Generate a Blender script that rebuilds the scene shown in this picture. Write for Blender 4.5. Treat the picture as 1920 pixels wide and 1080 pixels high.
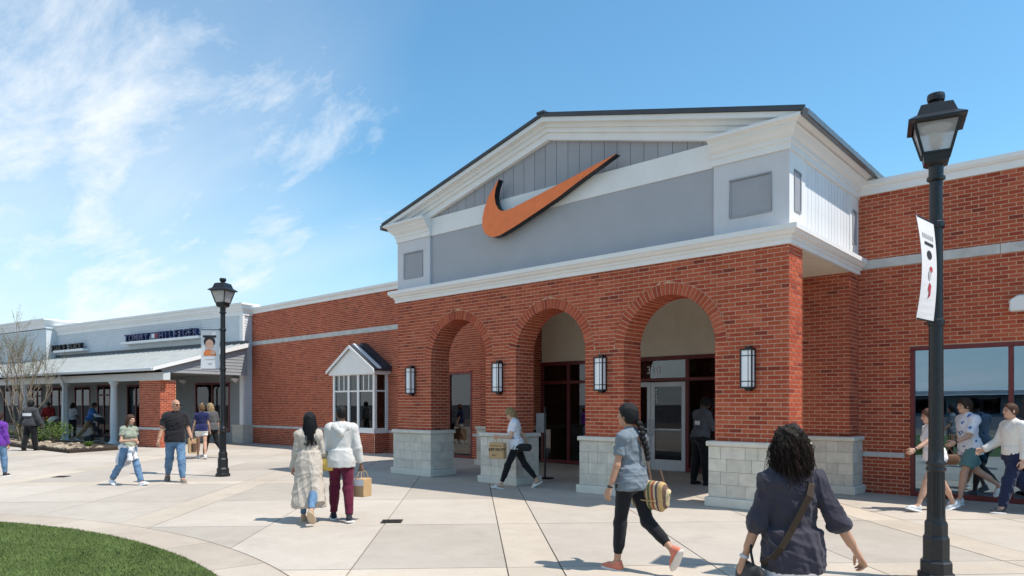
import bpy, bmesh, math, random
import numpy as np
from mathutils import Vector, Matrix, noise as mnoise

scene = bpy.context.scene
for o in list(bpy.data.objects):
    bpy.data.objects.remove(o, do_unlink=True)
COL = scene.collection
random.seed(7)
R = math.radians

# ------------------------------------------------------------------ camera
cd = bpy.data.cameras.new('Camera'); cam = bpy.data.objects.new('Camera', cd); COL.objects.link(cam)
cam.location = (0, 0, 1.6); cam.rotation_euler = (R(90), 0, R(41.8))
cd.sensor_width = 36; cd.lens = 36*1307/1920; cd.shift_y = 219/1920
cd.clip_start = 0.05; cd.clip_end = 3000
scene.camera = cam
scene.render.resolution_x = 1024; scene.render.resolution_y = 576

# ------------------------------------------------------------------ sky and sun
SUN_AZ, SUN_EL = 22.5, 61.0        # azimuth from +X towards +Y
w = bpy.data.worlds.new('World'); scene.world = w; w.use_nodes = True
nt = w.node_tree; nt.nodes.clear()
def N(tree, kind, **kw):
    n = tree.nodes.new(kind)
    for k, v in kw.items():
        if k in n.inputs.keys() if isinstance(k, str) else False: n.inputs[k].default_value = v
        else: setattr(n, k, v)
    return n
def L(tree, a, b): tree.links.new(a, b)
sky = N(nt, 'ShaderNodeTexSky', sky_type='NISHITA', sun_disc=False)
sky.sun_elevation = R(SUN_EL); sky.sun_rotation = R(90-SUN_AZ)
sky.air_density = 1.2; sky.dust_density = 0.35; sky.ozone_density = 2.2; sky.altitude = 100
tc = N(nt, 'ShaderNodeTexCoord')
sep = N(nt, 'ShaderNodeSeparateXYZ'); L(nt, tc.outputs['Generated'], sep.inputs[0])
def M(tree, op, a, b=None, c=None, clamp=False):
    n = tree.nodes.new('ShaderNodeMath'); n.operation = op; n.use_clamp = clamp
    for i, v in enumerate((a, b, c)):
        if v is None: continue
        if isinstance(v, (int, float)): n.inputs[i].default_value = v
        else: tree.links.new(v, n.inputs[i])
    return n.outputs[0]
zc = M(nt, 'MAXIMUM', sep.outputs[2], 0.0)
den = M(nt, 'ADD', zc, 0.22)
cx = M(nt, 'DIVIDE', sep.outputs[0], den); cy = M(nt, 'DIVIDE', sep.outputs[1], den)
comb = N(nt, 'ShaderNodeCombineXYZ'); L(nt, cx, comb.inputs[0]); L(nt, cy, comb.inputs[1])
mp = N(nt, 'ShaderNodeMapping'); L(nt, comb.outputs[0], mp.inputs[0])
mp.inputs['Rotation'].default_value = (0, 0, R(-28)); mp.inputs['Scale'].default_value = (0.75, 1.7, 1); mp.inputs['Location'].default_value = (5.2, 2.6, 0)
n1 = N(nt, 'ShaderNodeTexNoise'); L(nt, mp.outputs[0], n1.inputs['Vector'])
n1.inputs['Scale'].default_value = 1.5; n1.inputs['Detail'].default_value = 9; n1.inputs['Roughness'].default_value = 0.58; n1.inputs['Distortion'].default_value = 0.55
n2 = N(nt, 'ShaderNodeTexNoise'); L(nt, mp.outputs[0], n2.inputs['Vector'])
n2.inputs['Scale'].default_value = 0.8; n2.inputs['Detail'].default_value = 3
# cloud cover grows towards the west (-X), thins towards the east
west = M(nt, 'MULTIPLY_ADD', sep.outputs[0], -0.62, 0.0)
soft = M(nt, 'MULTIPLY_ADD', sep.outputs[1], -0.42, west)
cov = M(nt, 'ADD', M(nt, 'MULTIPLY_ADD', n2.outputs[0], 0.9, soft), -.275)
thr = M(nt, 'MULTIPLY_ADD', cov, -0.85, 0.88)
cl = M(nt, 'SUBTRACT', n1.outputs[0], thr)
cl = M(nt, 'MULTIPLY', cl, 2.3, clamp=True)
cl = M(nt, 'POWER', cl, 1.15)
n3 = N(nt, 'ShaderNodeTexNoise'); L(nt, mp.outputs[0], n3.inputs['Vector']); n3.inputs['Scale'].default_value = 2.3; n3.inputs['Detail'].default_value = 10; n3.inputs['Roughness'].default_value = .66; n3.inputs['Distortion'].default_value = .3
brk = M(nt, 'MULTIPLY', M(nt, 'SUBTRACT', n3.outputs[0], M(nt, 'MULTIPLY_ADD', cov, -.70, .825)), 3.3, clamp=True)
veil = M(nt, 'MULTIPLY', M(nt, 'SUBTRACT', cov, .28), 1.5, clamp=True)
low = M(nt, 'SUBTRACT', 1.0, M(nt, 'MULTIPLY', zc, 1.5), clamp=True)
veil = M(nt, 'MULTIPLY', veil, M(nt, 'MULTIPLY_ADD', low, .75, .25))
cl = M(nt, 'MAXIMUM', M(nt, 'MULTIPLY', cl, .5), M(nt, 'MULTIPLY', brk, .95))
cl = M(nt, 'MAXIMUM', cl, M(nt, 'MULTIPLY', veil, M(nt, 'MULTIPLY_ADD', n1.outputs[0], 1.1, .35)))
cl = M(nt, 'MULTIPLY', cl, 0.92, clamp=True)
gain = N(nt, 'ShaderNodeMixRGB', blend_type='MULTIPLY'); gain.inputs[0].default_value = 1; L(nt, sky.outputs[0], gain.inputs[1]); gain.inputs[2].default_value = (.64, .98, 1.04, 1)
hzf = M(nt, 'MULTIPLY', M(nt, 'POWER', M(nt, 'SUBTRACT', 1.0, M(nt, 'MULTIPLY', zc, 3.2), clamp=True), 1.5), .85)
hzm = N(nt, 'ShaderNodeMixRGB'); L(nt, hzf, hzm.inputs[0]); L(nt, gain.outputs[0], hzm.inputs[1]); hzm.inputs[2].default_value = (3.0, 4.2, 5.0, 1)
mix = N(nt, 'ShaderNodeMixRGB'); L(nt, cl, mix.inputs[0]); L(nt, hzm.outputs[0], mix.inputs[1])
mix.inputs[2].default_value = (5.5, 5.75, 5.95, 1)
bg = N(nt, 'ShaderNodeBackground'); L(nt, mix.outputs[0], bg.inputs[0]); bg.inputs[1].default_value = 0.115
wo = N(nt, 'ShaderNodeOutputWorld'); L(nt, bg.outputs[0], wo.inputs[0])

sd = Vector((math.cos(R(SUN_EL))*math.cos(R(SUN_AZ)), math.cos(R(SUN_EL))*math.sin(R(SUN_AZ)), math.sin(R(SUN_EL))))
sl = bpy.data.lights.new('Sun', 'SUN'); so = bpy.data.objects.new('Sun', sl); COL.objects.link(so)
sl.energy = 3.5; sl.angle = R(0.53); sl.color = (1.0, 0.935, 0.85)
so.rotation_euler = (-sd).to_track_quat('-Z', 'Y').to_euler(); so.location = (10, 0, 30)

scene.view_settings.view_transform = 'Standard'; scene.view_settings.look = 'None'
scene.view_settings.exposure = 0.68; scene.view_settings.gamma = 1
scene.view_settings.use_curve_mapping = False
scene.render.engine = 'CYCLES'

# ------------------------------------------------------------------ materials
MATS = {}
def newmat(name):
    m = bpy.data.materials.new(name); m.use_nodes = True; t = m.node_tree; t.nodes.clear()
    out = t.nodes.new('ShaderNodeOutputMaterial'); MATS[name] = m
    return m, t, out
def rgb(c): return (c[0], c[1], c[2], 1)
def mat(name, col, rough=0.6, metal=0.0, var=0.12, scale=8.0, bump=0.0, bscale=60.0, detail=6, spec=0.4, col2=None, tint=False, rand=0.0, sheen=0.0, stretch=None, coat=0.0, sub=0.0, island=False, bdist=0.01):
    """plain surface: colour with noise variation, optional bump, optional per-object random shade"""
    m, t, out = newmat(name)
    b = t.nodes.new('ShaderNodeBsdfPrincipled'); L(t, b.outputs[0], out.inputs[0])
    b.inputs['Roughness'].default_value = rough; b.inputs['Metallic'].default_value = metal
    b.inputs['Specular IOR Level'].default_value = spec; b.inputs['Sheen Weight'].default_value = sheen
    b.inputs['Coat Weight'].default_value = coat
    if sub:
        b.inputs['Subsurface Weight'].default_value = sub; b.inputs['Subsurface Radius'].default_value = (0.012, 0.005, 0.003)
    tcn = t.nodes.new('ShaderNodeTexCoord'); vec = tcn.outputs['Object']
    if stretch:
        mpn = t.nodes.new('ShaderNodeMapping'); mpn.inputs['Scale'].default_value = stretch; L(t, vec, mpn.inputs[0]); vec = mpn.outputs[0]
    ns = t.nodes.new('ShaderNodeTexNoise'); L(t, vec, ns.inputs['Vector'])
    ns.inputs['Scale'].default_value = scale; ns.inputs['Detail'].default_value = detail; ns.inputs['Roughness'].default_value = 0.62
    rp = t.nodes.new('ShaderNodeValToRGB'); L(t, ns.outputs[0], rp.inputs[0])
    c2 = col2 if col2 else tuple(max(0, x*(1-var*2)) for x in col)
    c1 = col if col2 else tuple(min(1, x*(1+var*0.6)) for x in col)
    rp.color_ramp.elements[0].position = 0.3; rp.color_ramp.elements[1].position = 0.72
    rp.color_ramp.elements[0].color = rgb(c2); rp.color_ramp.elements[1].color = rgb(c1)
    colout = rp.outputs[0]
    if tint:
        at = t.nodes.new('ShaderNodeAttribute'); at.attribute_name = 'tint'
        mx = t.nodes.new('ShaderNodeMixRGB'); mx.blend_type = 'MULTIPLY'; mx.inputs[0].default_value = 1
        L(t, colout, mx.inputs[1]); L(t, at.outputs['Color'], mx.inputs[2]); colout = mx.outputs[0]
    if rand:
        oi = t.nodes.new('ShaderNodeObjectInfo'); gi = t.nodes.new('ShaderNodeNewGeometry')
        sm = M(t, 'ADD', oi.outputs['Random'], gi.outputs['Random Per Island']) if island else oi.outputs['Random']
        fr = M(t, 'FRACT', sm)
        v = M(t, 'MULTIPLY_ADD', fr, 2*rand, 1-rand)
        hv = t.nodes.new('ShaderNodeHueSaturation'); L(t, v, hv.inputs['Value']); L(t, colout, hv.inputs['Color'])
        hh = M(t, 'MULTIPLY_ADD', M(t, 'FRACT', M(t, 'MULTIPLY', sm, 7.31)), 0.02, 0.49); L(t, hh, hv.inputs['Hue'])
        colout = hv.outputs[0]
    L(t, colout, b.inputs['Base Color'])
    if bump:
        nb = t.nodes.new('ShaderNodeTexNoise'); L(t, vec, nb.inputs['Vector']); nb.inputs['Scale'].default_value = bscale; nb.inputs['Detail'].default_value = 4
        bp = t.nodes.new('ShaderNodeBump'); bp.inputs['Strength'].default_value = bump; bp.inputs['Distance'].default_value = bdist
        L(t, nb.outputs[0], bp.inputs['Height']); L(t, bp.outputs[0], b.inputs['Normal'])
    return m
def mat_brick():
    m, t, out = newmat('brick')
    b = t.nodes.new('ShaderNodeBsdfPrincipled'); L(t, b.outputs[0], out.inputs[0]); b.inputs['Roughness'].default_value = 0.85; b.inputs['Specular IOR Level'].default_value = 0.25
    oi = t.nodes.new('ShaderNodeObjectInfo'); gi = t.nodes.new('ShaderNodeNewGeometry')
    fr = M(t, 'FRACT', M(t, 'ADD', oi.outputs['Random'], gi.outputs['Random Per Island']))
    rp = t.nodes.new('ShaderNodeValToRGB'); L(t, fr, rp.inputs[0]); rp.color_ramp.interpolation = 'CONSTANT'
    cols = [(0.0, (0.373,0.074,0.034)), (.16, (0.406,0.082,0.038)), (.34, (0.341,0.062,0.029)), (.5, (0.432,0.095,0.045)), (.66, (0.384,0.074,0.034)), (.8, (0.303,0.053,0.028)), (.9, (0.449,0.109,0.055)), (.975, (0.216,0.040,0.023))]
    e = rp.color_ramp.elements
    while len(e) < len(cols): e.new(0.5)
    for i, (p, c) in enumerate(cols): e[i].position = p; e[i].color = rgb(c)
    tcn = t.nodes.new('ShaderNodeTexCoord')
    gp = gi.outputs['Position']
    ns = t.nodes.new('ShaderNodeTexNoise'); L(t, gp, ns.inputs['Vector']); ns.inputs['Scale'].default_value = 45; ns.inputs['Detail'].default_value = 5
    mpz = t.nodes.new('ShaderNodeMapping'); mpz.inputs['Scale'].default_value = (1, 1, .3); L(t, gp, mpz.inputs[0]); n2_ = t.nodes.new('ShaderNodeTexNoise'); L(t, mpz.outputs[0], n2_.inputs['Vector']); n2_.inputs['Scale'].default_value = 0.9; n2_.inputs['Detail'].default_value = 6
    v = M(t, 'MULTIPLY_ADD', ns.outputs[0], 0.7, 0.65)
    v = M(t, 'MULTIPLY', v, M(t, 'MULTIPLY_ADD', n2_.outputs[0], 0.5, 0.75))
    hv = t.nodes.new('ShaderNodeHueSaturation'); L(t, v, hv.inputs['Value']); L(t, rp.outputs[0], hv.inputs['Color'])
    L(t, hv.outputs[0], b.inputs['Base Color'])
    bp = t.nodes.new('ShaderNodeBump'); bp.inputs['Strength'].default_value = 0.35; bp.inputs['Distance'].default_value = 0.006
    L(t, ns.outputs[0], bp.inputs['Height']); L(t, bp.outputs[0], b.inputs['Normal'])
    return m
def mat_glass(name, tint=(.55, .6, .62), ior=1.75, rough=0.0, gcol=(.95, .97, 1)):
    m, t, out = newmat(name)
    tr = t.nodes.new('ShaderNodeBsdfTransparent'); tr.inputs[0].default_value = rgb(tint)
    gl = t.nodes.new('ShaderNodeBsdfGlossy'); gl.inputs[0].default_value = rgb(gcol); gl.inputs['Roughness'].default_value = rough
    fr = t.nodes.new('ShaderNodeFresnel'); fr.inputs[0].default_value = ior
    nz = t.nodes.new('ShaderNodeTexNoise'); nz.inputs['Scale'].default_value = 0.8
    tcn = t.nodes.new('ShaderNodeTexCoord'); L(t, tcn.outputs['Object'], nz.inputs['Vector'])
    bp = t.nodes.new('ShaderNodeBump'); bp.inputs['Strength'].default_value = 0.04; bp.inputs['Distance'].default_value = 0.02
    L(t, nz.outputs[0], bp.inputs['Height']); L(t, bp.outputs[0], gl.inputs['Normal'])
    mx = t.nodes.new('ShaderNodeMixShader'); L(t, fr.outputs[0], mx.inputs[0]); L(t, tr.outputs[0], mx.inputs[1]); L(t, gl.outputs[0], mx.inputs[2])
    L(t, mx.outputs[0], out.inputs[0]); return m
def mat_paving(name, c1, c2):
    m, t, out = newmat(name)
    b = t.nodes.new('ShaderNodeBsdfPrincipled'); L(t, b.outputs[0], out.inputs[0]); b.inputs['Roughness'].default_value = 0.85; b.inputs['Specular IOR Level'].default_value = 0.25
    gi = t.nodes.new('ShaderNodeNewGeometry'); oi = t.nodes.new('ShaderNodeObjectInfo')
    def nz(s, d, r=.6):
        n = t.nodes.new('ShaderNodeTexNoise'); L(t, gi.outputs['Position'], n.inputs['Vector']); n.inputs['Scale'].default_value = s; n.inputs['Detail'].default_value = d; n.inputs['Roughness'].default_value = r
        return n.outputs[0]
    big = nz(0.45, 6, .65); fine = nz(35, 4); mid = nz(3.0, 8, .7)
    rp = t.nodes.new('ShaderNodeValToRGB'); L(t, big, rp.inputs[0]); rp.color_ramp.elements[0].position = .32; rp.color_ramp.elements[1].position = .68
    rp.color_ramp.elements[0].color = rgb(c2); rp.color_ramp.elements[1].color = rgb(c1)
    v = M(t, 'MULTIPLY', M(t, 'MULTIPLY_ADD', fine, .22, .89), M(t, 'MULTIPLY_ADD', mid, .3, .85))
    v = M(t, 'MULTIPLY', v, M(t, 'MULTIPLY_ADD', oi.outputs['Random'], .20, .90))
    st = nz(1.1, 9, .75); st = M(t, 'MULTIPLY_ADD', M(t, 'MULTIPLY', M(t, 'SUBTRACT', st, .55), 5, clamp=True), -.16, 1.0); v = M(t, 'MULTIPLY', v, st)
    # spots of old gum and drips
    vo = t.nodes.new('ShaderNodeTexVoronoi'); vo.inputs['Scale'].default_value = 2.3; L(t, gi.outputs['Position'], vo.inputs['Vector'])
    sp = M(t, 'GREATER_THAN', vo.outputs['Distance'], 0.045)
    v = M(t, 'MULTIPLY', v, M(t, 'MULTIPLY_ADD', sp, .13, .87))
    hv = t.nodes.new('ShaderNodeHueSaturation'); L(t, v, hv.inputs['Value']); L(t, rp.outputs[0], hv.inputs['Color'])
    L(t, hv.outputs[0], b.inputs['Base Color'])
    bp = t.nodes.new('ShaderNodeBump'); bp.inputs['Strength'].default_value = 0.25; bp.inputs['Distance'].default_value = 0.004
    L(t, fine, bp.inputs['Height']); L(t, bp.outputs[0], b.inputs['Normal'])
    return m

mat_brick()
mat('mortar', (.66, .43, .30), .9, var=.1, bump=.3, bscale=120)
mat('stone', (.66, .61, .52), .85, var=.10, scale=7, bump=.4, bscale=35, rand=.09)
mat('cast_stone', (.67, .63, .55), .8, var=.07, scale=5, bump=.15)
mat('stone_joint', (.60, .54, .44), .9)
mat('band_concrete', (.56, .55, .52), .85, var=.12, scale=4, bump=.2)
mat('white_trim', (.80, .79, .77), .5, var=.03, scale=2.5)
mat('pale_panel', (.60, .60, .62), .55, var=.03, scale=3)
mat('grey_panel', (.39, .395, .42), .6, var=.03, scale=2)
mat('grey_board', (.335, .34, .365), .6, var=.04, scale=3, rand=.05)
mat('white_board', (.74, .75, .76), .55, var=.03, rand=.03)
mat('roof_metal', (.060, .070, .085), .45, metal=.4, var=.12, scale=3)
mat('gutter_metal', (.16, .16, .16), .35, metal=.6, var=.1)
mat('beige_stucco', (.76, .68, .56), .9, var=.05, scale=3, bump=.2, bscale=90)
mat('red_frame', (.16, .024, .024), .4, var=.1, scale=4)
mat('aluminium', (.60, .61, .63), .4, metal=.1, var=.05)
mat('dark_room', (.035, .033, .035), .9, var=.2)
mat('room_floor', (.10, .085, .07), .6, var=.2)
mat('black_metal', (.010, .011, .013), .38, var=.25, scale=20, spec=.5, bump=.05, bscale=90)
mat('black_fabric', (.012, .012, .014), .9)
mat('lamp_panel', (.88, .89, .90), .5, var=.02, sub=0)
mat('orange_face', (.90, .205, .05), .45, var=.06, scale=6)
mat('black_edge', (.006, .006, .008), .4)
mat('navy_letter', (.012, .028, .11), .35)
mat('white_print', (.72, .70, .70), .6, var=.03)
mat('crimson', (.23, .018, .045), .55)
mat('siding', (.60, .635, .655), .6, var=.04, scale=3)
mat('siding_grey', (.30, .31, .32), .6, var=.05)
mat('porch_roof', (.46, .475, .465), .55, metal=.1, var=.07, scale=2)
mat('column_paint', (.60, .62, .63), .55, var=.05)
mat('mulch', (.055, .036, .024), .95, var=.4, scale=25, bump=.8, bscale=60)
mat('rock', (.36, .29, .21), .9, var=.2, scale=12, rand=.3, bump=.4, bscale=30)
mat('turf_base', (.08, .12, .03), .95, var=.3, scale=30)
mat('turf', (.115, .165, .04), .7, var=.15, scale=3, rand=.3, island=True)
mat('bark', (.24, .19, .14), .85, var=.3, scale=25, bump=.4, bscale=60)
mat('leaf', (.15, .16, .045), .6, var=.2, rand=.35, island=True)
mat('leaf_bright', (.13, .21, .03), .6, var=.2, rand=.35, island=True)
mat('paper_bag', (.50, .32, .16), .8, var=.06, scale=10, bump=.2, bscale=15)
mat('joint', (.16, .125, .10), .95)
mat('asphalt', (.055, .055, .06), .95)
mat('iron', (.06, .052, .045), .7, metal=.5, var=.3, scale=30, bump=.4, bscale=60)
mat_glass('glass'); mat_glass('dark_glass', (.30, .32, .34), 1.55); mat_glass('lantern_glass', (.86, .84, .80), 1.6, .12)
_m = MATS['lantern_glass']; _t = _m.node_tree; _o = [n for n in _t.nodes if n.type == 'OUTPUT_MATERIAL'][0]; _s = _o.inputs[0].links[0].from_socket
_d = _t.nodes.new('ShaderNodeBsdfTranslucent'); _d.inputs[0].default_value = (.9, .89, .86, 1); _d2 = _t.nodes.new('ShaderNodeBsdfDiffuse'); _d2.inputs[0].default_value = (.85, .84, .82, 1)
_x = _t.nodes.new('ShaderNodeMixShader'); _x.inputs[0].default_value = .5; _t.links.new(_d.outputs[0], _x.inputs[1]); _t.links.new(_d2.outputs[0], _x.inputs[2])
_y = _t.nodes.new('ShaderNodeMixShader'); _y.inputs[0].default_value = .5; _t.links.new(_s, _y.inputs[1]); _t.links.new(_x.outputs[0], _y.inputs[2]); _t.links.new(_y.outputs[0], _o.inputs[0])
mat_glass('coated_glass', (.34, .40, .44), 3.4, gcol=(.62, .82, 1.0))
mat_paving('paving', (.465, .413, .352), (.39, .343, .29)); mat_paving('paving_band', (.51, .442, .36), (.435, .372, .30)); mat_paving('paving_ring', (.46, .395, .325), (.38, .318, .255))

# ------------------------------------------------------------------ builders
def add(name, me, parent=None, m=None, loc=(0, 0, 0), rz=0, kind=None, label=None):
    o = bpy.data.objects.new(name, me); COL.objects.link(o); o.location = loc; o.rotation_euler = (0, 0, rz)
    if m and not me.materials: me.materials.append(MATS[m])
    if parent: o.parent = parent
    if kind: o['kind'] = kind
    if label: o['label'] = label
    return o
def tag(o, label, cat, group=None):
    o['label'] = label; o['category'] = cat
    if group: o['group'] = group
    return o
def thing(name, label, cat, loc=(0, 0, 0), rz=0, group=None):
    o = bpy.data.objects.new(name, None); COL.objects.link(o); o.location = loc; o.rotation_euler = (0, 0, rz); o.empty_display_size = .2
    return tag(o, label, cat, group)
class MB:
    def __init__(s): s.v = []; s.f = []; s.m = []
    def quad(s, *p, mi=0):
        n = len(s.v); s.v += [tuple(q) for q in p]; s.f.append(tuple(range(n, n+len(p)))); s.m.append(mi); return s
    def box(s, x0, x1, y0, y1, z0, z1, mi=0, fr=None):
        P = [(x, y, z) for z in (z0, z1) for y in (y0, y1) for x in (x0, x1)]
        if fr: P = [fr(*p) for p in P]
        n = len(s.v); s.v += P
        for f in ((0, 2, 3, 1), (4, 5, 7, 6), (0, 1, 5, 4), (1, 3, 7, 5), (3, 2, 6, 7), (2, 0, 4, 6)):
            s.f.append(tuple(n+i for i in f)); s.m.append(mi)
        return s
    def prism(s, pts, a, b, mi=0):
        """pts: 3D loop offset by vectors a and b"""
        n = len(s.v); k = len(pts)
        s.v += [tuple(Vector(p)+Vector(a)) for p in pts] + [tuple(Vector(p)+Vector(b)) for p in pts]
        s.f.append(tuple(range(n, n+k))); s.m.append(mi); s.f.append(tuple(range(n+2*k-1, n+k-1, -1))); s.m.append(mi)
        for i in range(k):
            j = (i+1) % k; s.f.append((n+i, n+k+i, n+k+j, n+j)); s.m.append(mi)
        return s
    def lathe(s, prof, seg=16, c=(0, 0), rot=0, mi=0, cap=True):
        n = len(s.v); k = len(prof)
        for i in range(seg):
            a = rot+2*math.pi*i/seg
            for r, z in prof: s.v.append((c[0]+r*math.cos(a), c[1]+r*math.sin(a), z))
        for i in range(seg):
            j = (i+1) % seg
            for q in range(k-1):
                s.f.append((n+i*k+q, n+j*k+q, n+j*k+q+1, n+i*k+q+1)); s.m.append(mi)
        if cap:
            s.f.append(tuple(n+i*k+k-1 for i in range(seg))); s.m.append(mi)
            s.f.append(tuple(n+i*k for i in reversed(range(seg)))); s.m.append(mi)
        return s
    def tube(s, pts, rad, seg=6, mi=0, cap=True):
        pts = [Vector(p) for p in pts]; n = len(s.v)
        rr = rad if isinstance(rad, (list, tuple)) else [rad]*len(pts)
        up = None
        for i, p in enumerate(pts):
            d = (pts[min(i+1, len(pts)-1)]-pts[max(i-1, 0)])
            if d.length < 1e-9: d = Vector((0, 0, 1))
            d.normalize()
            if up is None: up = d.orthogonal().normalized()
            up = (up-d*up.dot(d))
            up = up.normalized() if up.length > 1e-6 else d.orthogonal().normalized()
            q = d.cross(up)
            for j in range(seg):
                a = 2*math.pi*j/seg
                s.v.append(tuple(p+(up*math.cos(a)+q*math.sin(a))*rr[i]))
        for i in range(len(pts)-1):
            for j in range(seg):
                k = (j+1) % seg
                s.f.append((n+i*seg+j, n+i*seg+k, n+(i+1)*seg+k, n+(i+1)*seg+j)); s.m.append(mi)
        if cap:
            s.f.append(tuple(n+j for j in reversed(range(seg)))); s.m.append(mi)
            e = n+(len(pts)-1)*seg; s.f.append(tuple(e+j for j in range(seg))); s.m.append(mi)
        return s
    def mesh(s, name, mats, smooth=False):
        me = bpy.data.meshes.new(name); me.from_pydata(s.v, [], s.f)
        for m in ([mats] if isinstance(mats, str) else mats): me.materials.append(MATS[m])
        if len(me.materials) > 1: me.polygons.foreach_set('material_index', s.m)
        if smooth: me.polygons.foreach_set('use_smooth', [True]*len(s.f))
        me.update(); return me
    def build(s, name, mats, parent=None, smooth=False, fix=True, bevel=0, **kw):
        me = s.mesh(name, mats, smooth)
        if fix or bevel:
            bm = bmesh.new(); bm.from_mesh(me)
            if bevel:
                bmesh.ops.remove_doubles(bm, verts=bm.verts, dist=1e-5)
                bmesh.ops.bevel(bm, geom=[e for e in bm.edges if len(e.link_faces) == 2 and e.calc_face_angle(0) > .5], offset=bevel, segments=1, affect='EDGES', clamp_overlap=True)
            bmesh.ops.recalc_face_normals(bm, faces=bm.faces); bm.to_mesh(me); bm.free()
        return add(name, me, parent, **kw)
def structure(o): o['kind'] = 'structure'; return o
def copy_tree(src, loc, rz, label, group=None):
    c = src.copy(); COL.objects.link(c); c.location = loc; c.rotation_euler = (0, 0, rz); c['label'] = label
    if group: c['group'] = group
    for ch in src.children:
        d = ch.copy(); COL.objects.link(d); d.parent = c
        for g in ch.children:
            e = g.copy(); COL.objects.link(e); e.parent = d
    return c
def sweep(path, prof, mi=0, mb=None, closed=False):
    """moulding: 2D path (x,y) with the outside on the right-hand side of travel; prof [(out,z)] bottom to top"""
    mb = mb or MB(); P = [Vector(p) for p in path]; n0 = len(mb.v); k = len(prof)
    for i, p in enumerate(P):
        d1 = (P[i]-P[i-1]).normalized() if i > 0 else None
        d2 = (P[i+1]-P[i]).normalized() if i < len(P)-1 else None
        if d1 is None: d1 = d2
        if d2 is None: d2 = d1
        a = Vector((d1.y, -d1.x)); b = Vector((d2.y, -d2.x)); m = (a+b); m = m/(m.dot(a))
        for o, z in prof: mb.v.append((p.x+m.x*o, p.y+m.y*o, z))
    for i in range(len(P)-1):
        for q in range(k-1):
            mb.f.append((n0+i*k+q, n0+(i+1)*k+q, n0+(i+1)*k+q+1, n0+i*k+q+1)); mb.m.append(mi)
    mb.f.append(tuple(n0+q for q in range(k))); mb.m.append(mi)
    e = n0+(len(P)-1)*k; mb.f.append(tuple(e+q for q in reversed(range(k)))); mb.m.append(mi)
    return mb
def text_mesh(txt, size, depth=0.0, shear=0.0, align='CENTER', spacing=1.0, bold=0.0):
    cu = bpy.data.curves.new('lettering', 'FONT'); cu.body = txt; cu.size = size; cu.extrude = depth/2; cu.shear = shear; cu.align_x = align
    cu.space_character = spacing; cu.offset = bold; cu.resolution_u = 3
    o = bpy.data.objects.new('lettering', cu); COL.objects.link(o)
    dg = bpy.context.evaluated_depsgraph_get(); me = bpy.data.meshes.new_from_object(o.evaluated_get(dg))
    bpy.data.objects.remove(o, do_unlink=True); bpy.data.curves.remove(cu)
    return me
# projection of a world point to photo pixels, used to decide which pieces show largest
_F = Vector((-math.sin(R(41.8)), math.cos(R(41.8)))); _R = Vector((math.cos(R(41.8)), math.sin(R(41.8))))
def proj(p):
    d = p[0]*_F.x+p[1]*_F.y
    if d < .1: return (-9999, -9999, d)
    return (960+1307*(p[0]*_R.x+p[1]*_R.y)/d, 759-1307*(p[2]-1.6)/d, d)
# ================================================================== ground
structure(MB().quad((-1500, -1500, -.03), (1500, -1500, -.03), (1500, 1500, -.03), (-1500, 1500, -.03)).build('ground', 'asphalt', fix=False))
plaza = structure(MB().quad((-60, -25, -.012), (30, -25, -.012), (30, 30, -.012), (-60, 30, -.012)).build('plaza', 'joint', fix=False))
# concrete slabs on a 45 degree grid: p = x+y, q = x-y
def cuts(lo, hi, band0, band1, period, n):
    out = []; k = math.floor((lo-band0)/period)-1
    while band0+k*period < hi:
        a = band0+k*period; b = a+(band1-band0); c = a+period
        out.append((a, b, True))
        for i in range(n): out.append((b+(c-b)*i/n, b+(c-b)*(i+1)/n, False))
        k += 1
    return [t for t in out if t[1] > lo and t[0] < hi]
PC = cuts(-40, 24, 0.47, 1.23, 7.2, 3); QC = cuts(-52, 6, -9.7, -8.94, 11.4, 3)
SC = 0; far = MB()
LAWN = (-8.0, -5.6)
for (p0, p1, pb) in PC:
    for (q0, q1, qb) in QC:
        g = .010
        c = [((p+q)/2, (p-q)/2) for p, q in ((p0+g, q0+g), (p1-g, q0+g), (p1-g, q1-g), (p0+g, q1-g))]
        m0 = (sum(a for a, b in c)/4, sum(b for a, b in c)/4)
        x, y, d = proj((m0[0], m0[1], 0))
        if m0[1] > 17 or m0[0] < -45 or m0[0] > 15 or m0[1] < -12: continue
        if math.hypot(m0[0]-LAWN[0], m0[1]-LAWN[1]) < 7.3: continue
        if -300 < x < 2300 and 0 < d < 32:
            b = MB().prism([(a-m0[0], bb-m0[1], 0) for a, bb in c], (0, 0, -.012), (0, 0, 0))
            b.build('paving_slab', 'paving_band' if (pb or qb) else 'paving', plaza, loc=(m0[0], m0[1], random.uniform(-.0012, .0012)))
        else:
            far.quad(*[(a, bb, 0) for a, bb in c])
far.build('paving_slabs', 'paving', plaza, fix=False, kind='stuff')
# ring of curved slabs round the lawn
ns = 40
for i in range(ns):
    a0 = 2*math.pi*i/ns+.0011; a1 = 2*math.pi*(i+1)/ns-.0011
    pts = []
    for r, seq in ((9.29, range(7)), (8.77, range(6, -1, -1))):
        for k in seq:
            a = a0+(a1-a0)*k/6; pts.append((LAWN[0]+r*math.cos(a), LAWN[1]+r*math.sin(a), 0))
    x, y, d = proj((LAWN[0]+9*math.cos(a0), LAWN[1]+9*math.sin(a0), 0))
    MB().prism(pts, (0, 0, -.008), (0, 0, .006)).build('kerb_slab', 'paving_ring', plaza)
jr = MB()
for r, wd in ((9.30, .012), (8.765, .012)):
    for i in range(160):
        a0 = 2*math.pi*i/160; a1 = 2*math.pi*(i+1)/160
        jr.quad(*[(LAWN[0]+rr*math.cos(a), LAWN[1]+rr*math.sin(a), .0035) for rr, a in ((r-wd, a0), (r+wd, a0), (r+wd, a1), (r-wd, a1))])
jr.build('joint_line', 'joint', plaza, fix=False)
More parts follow.
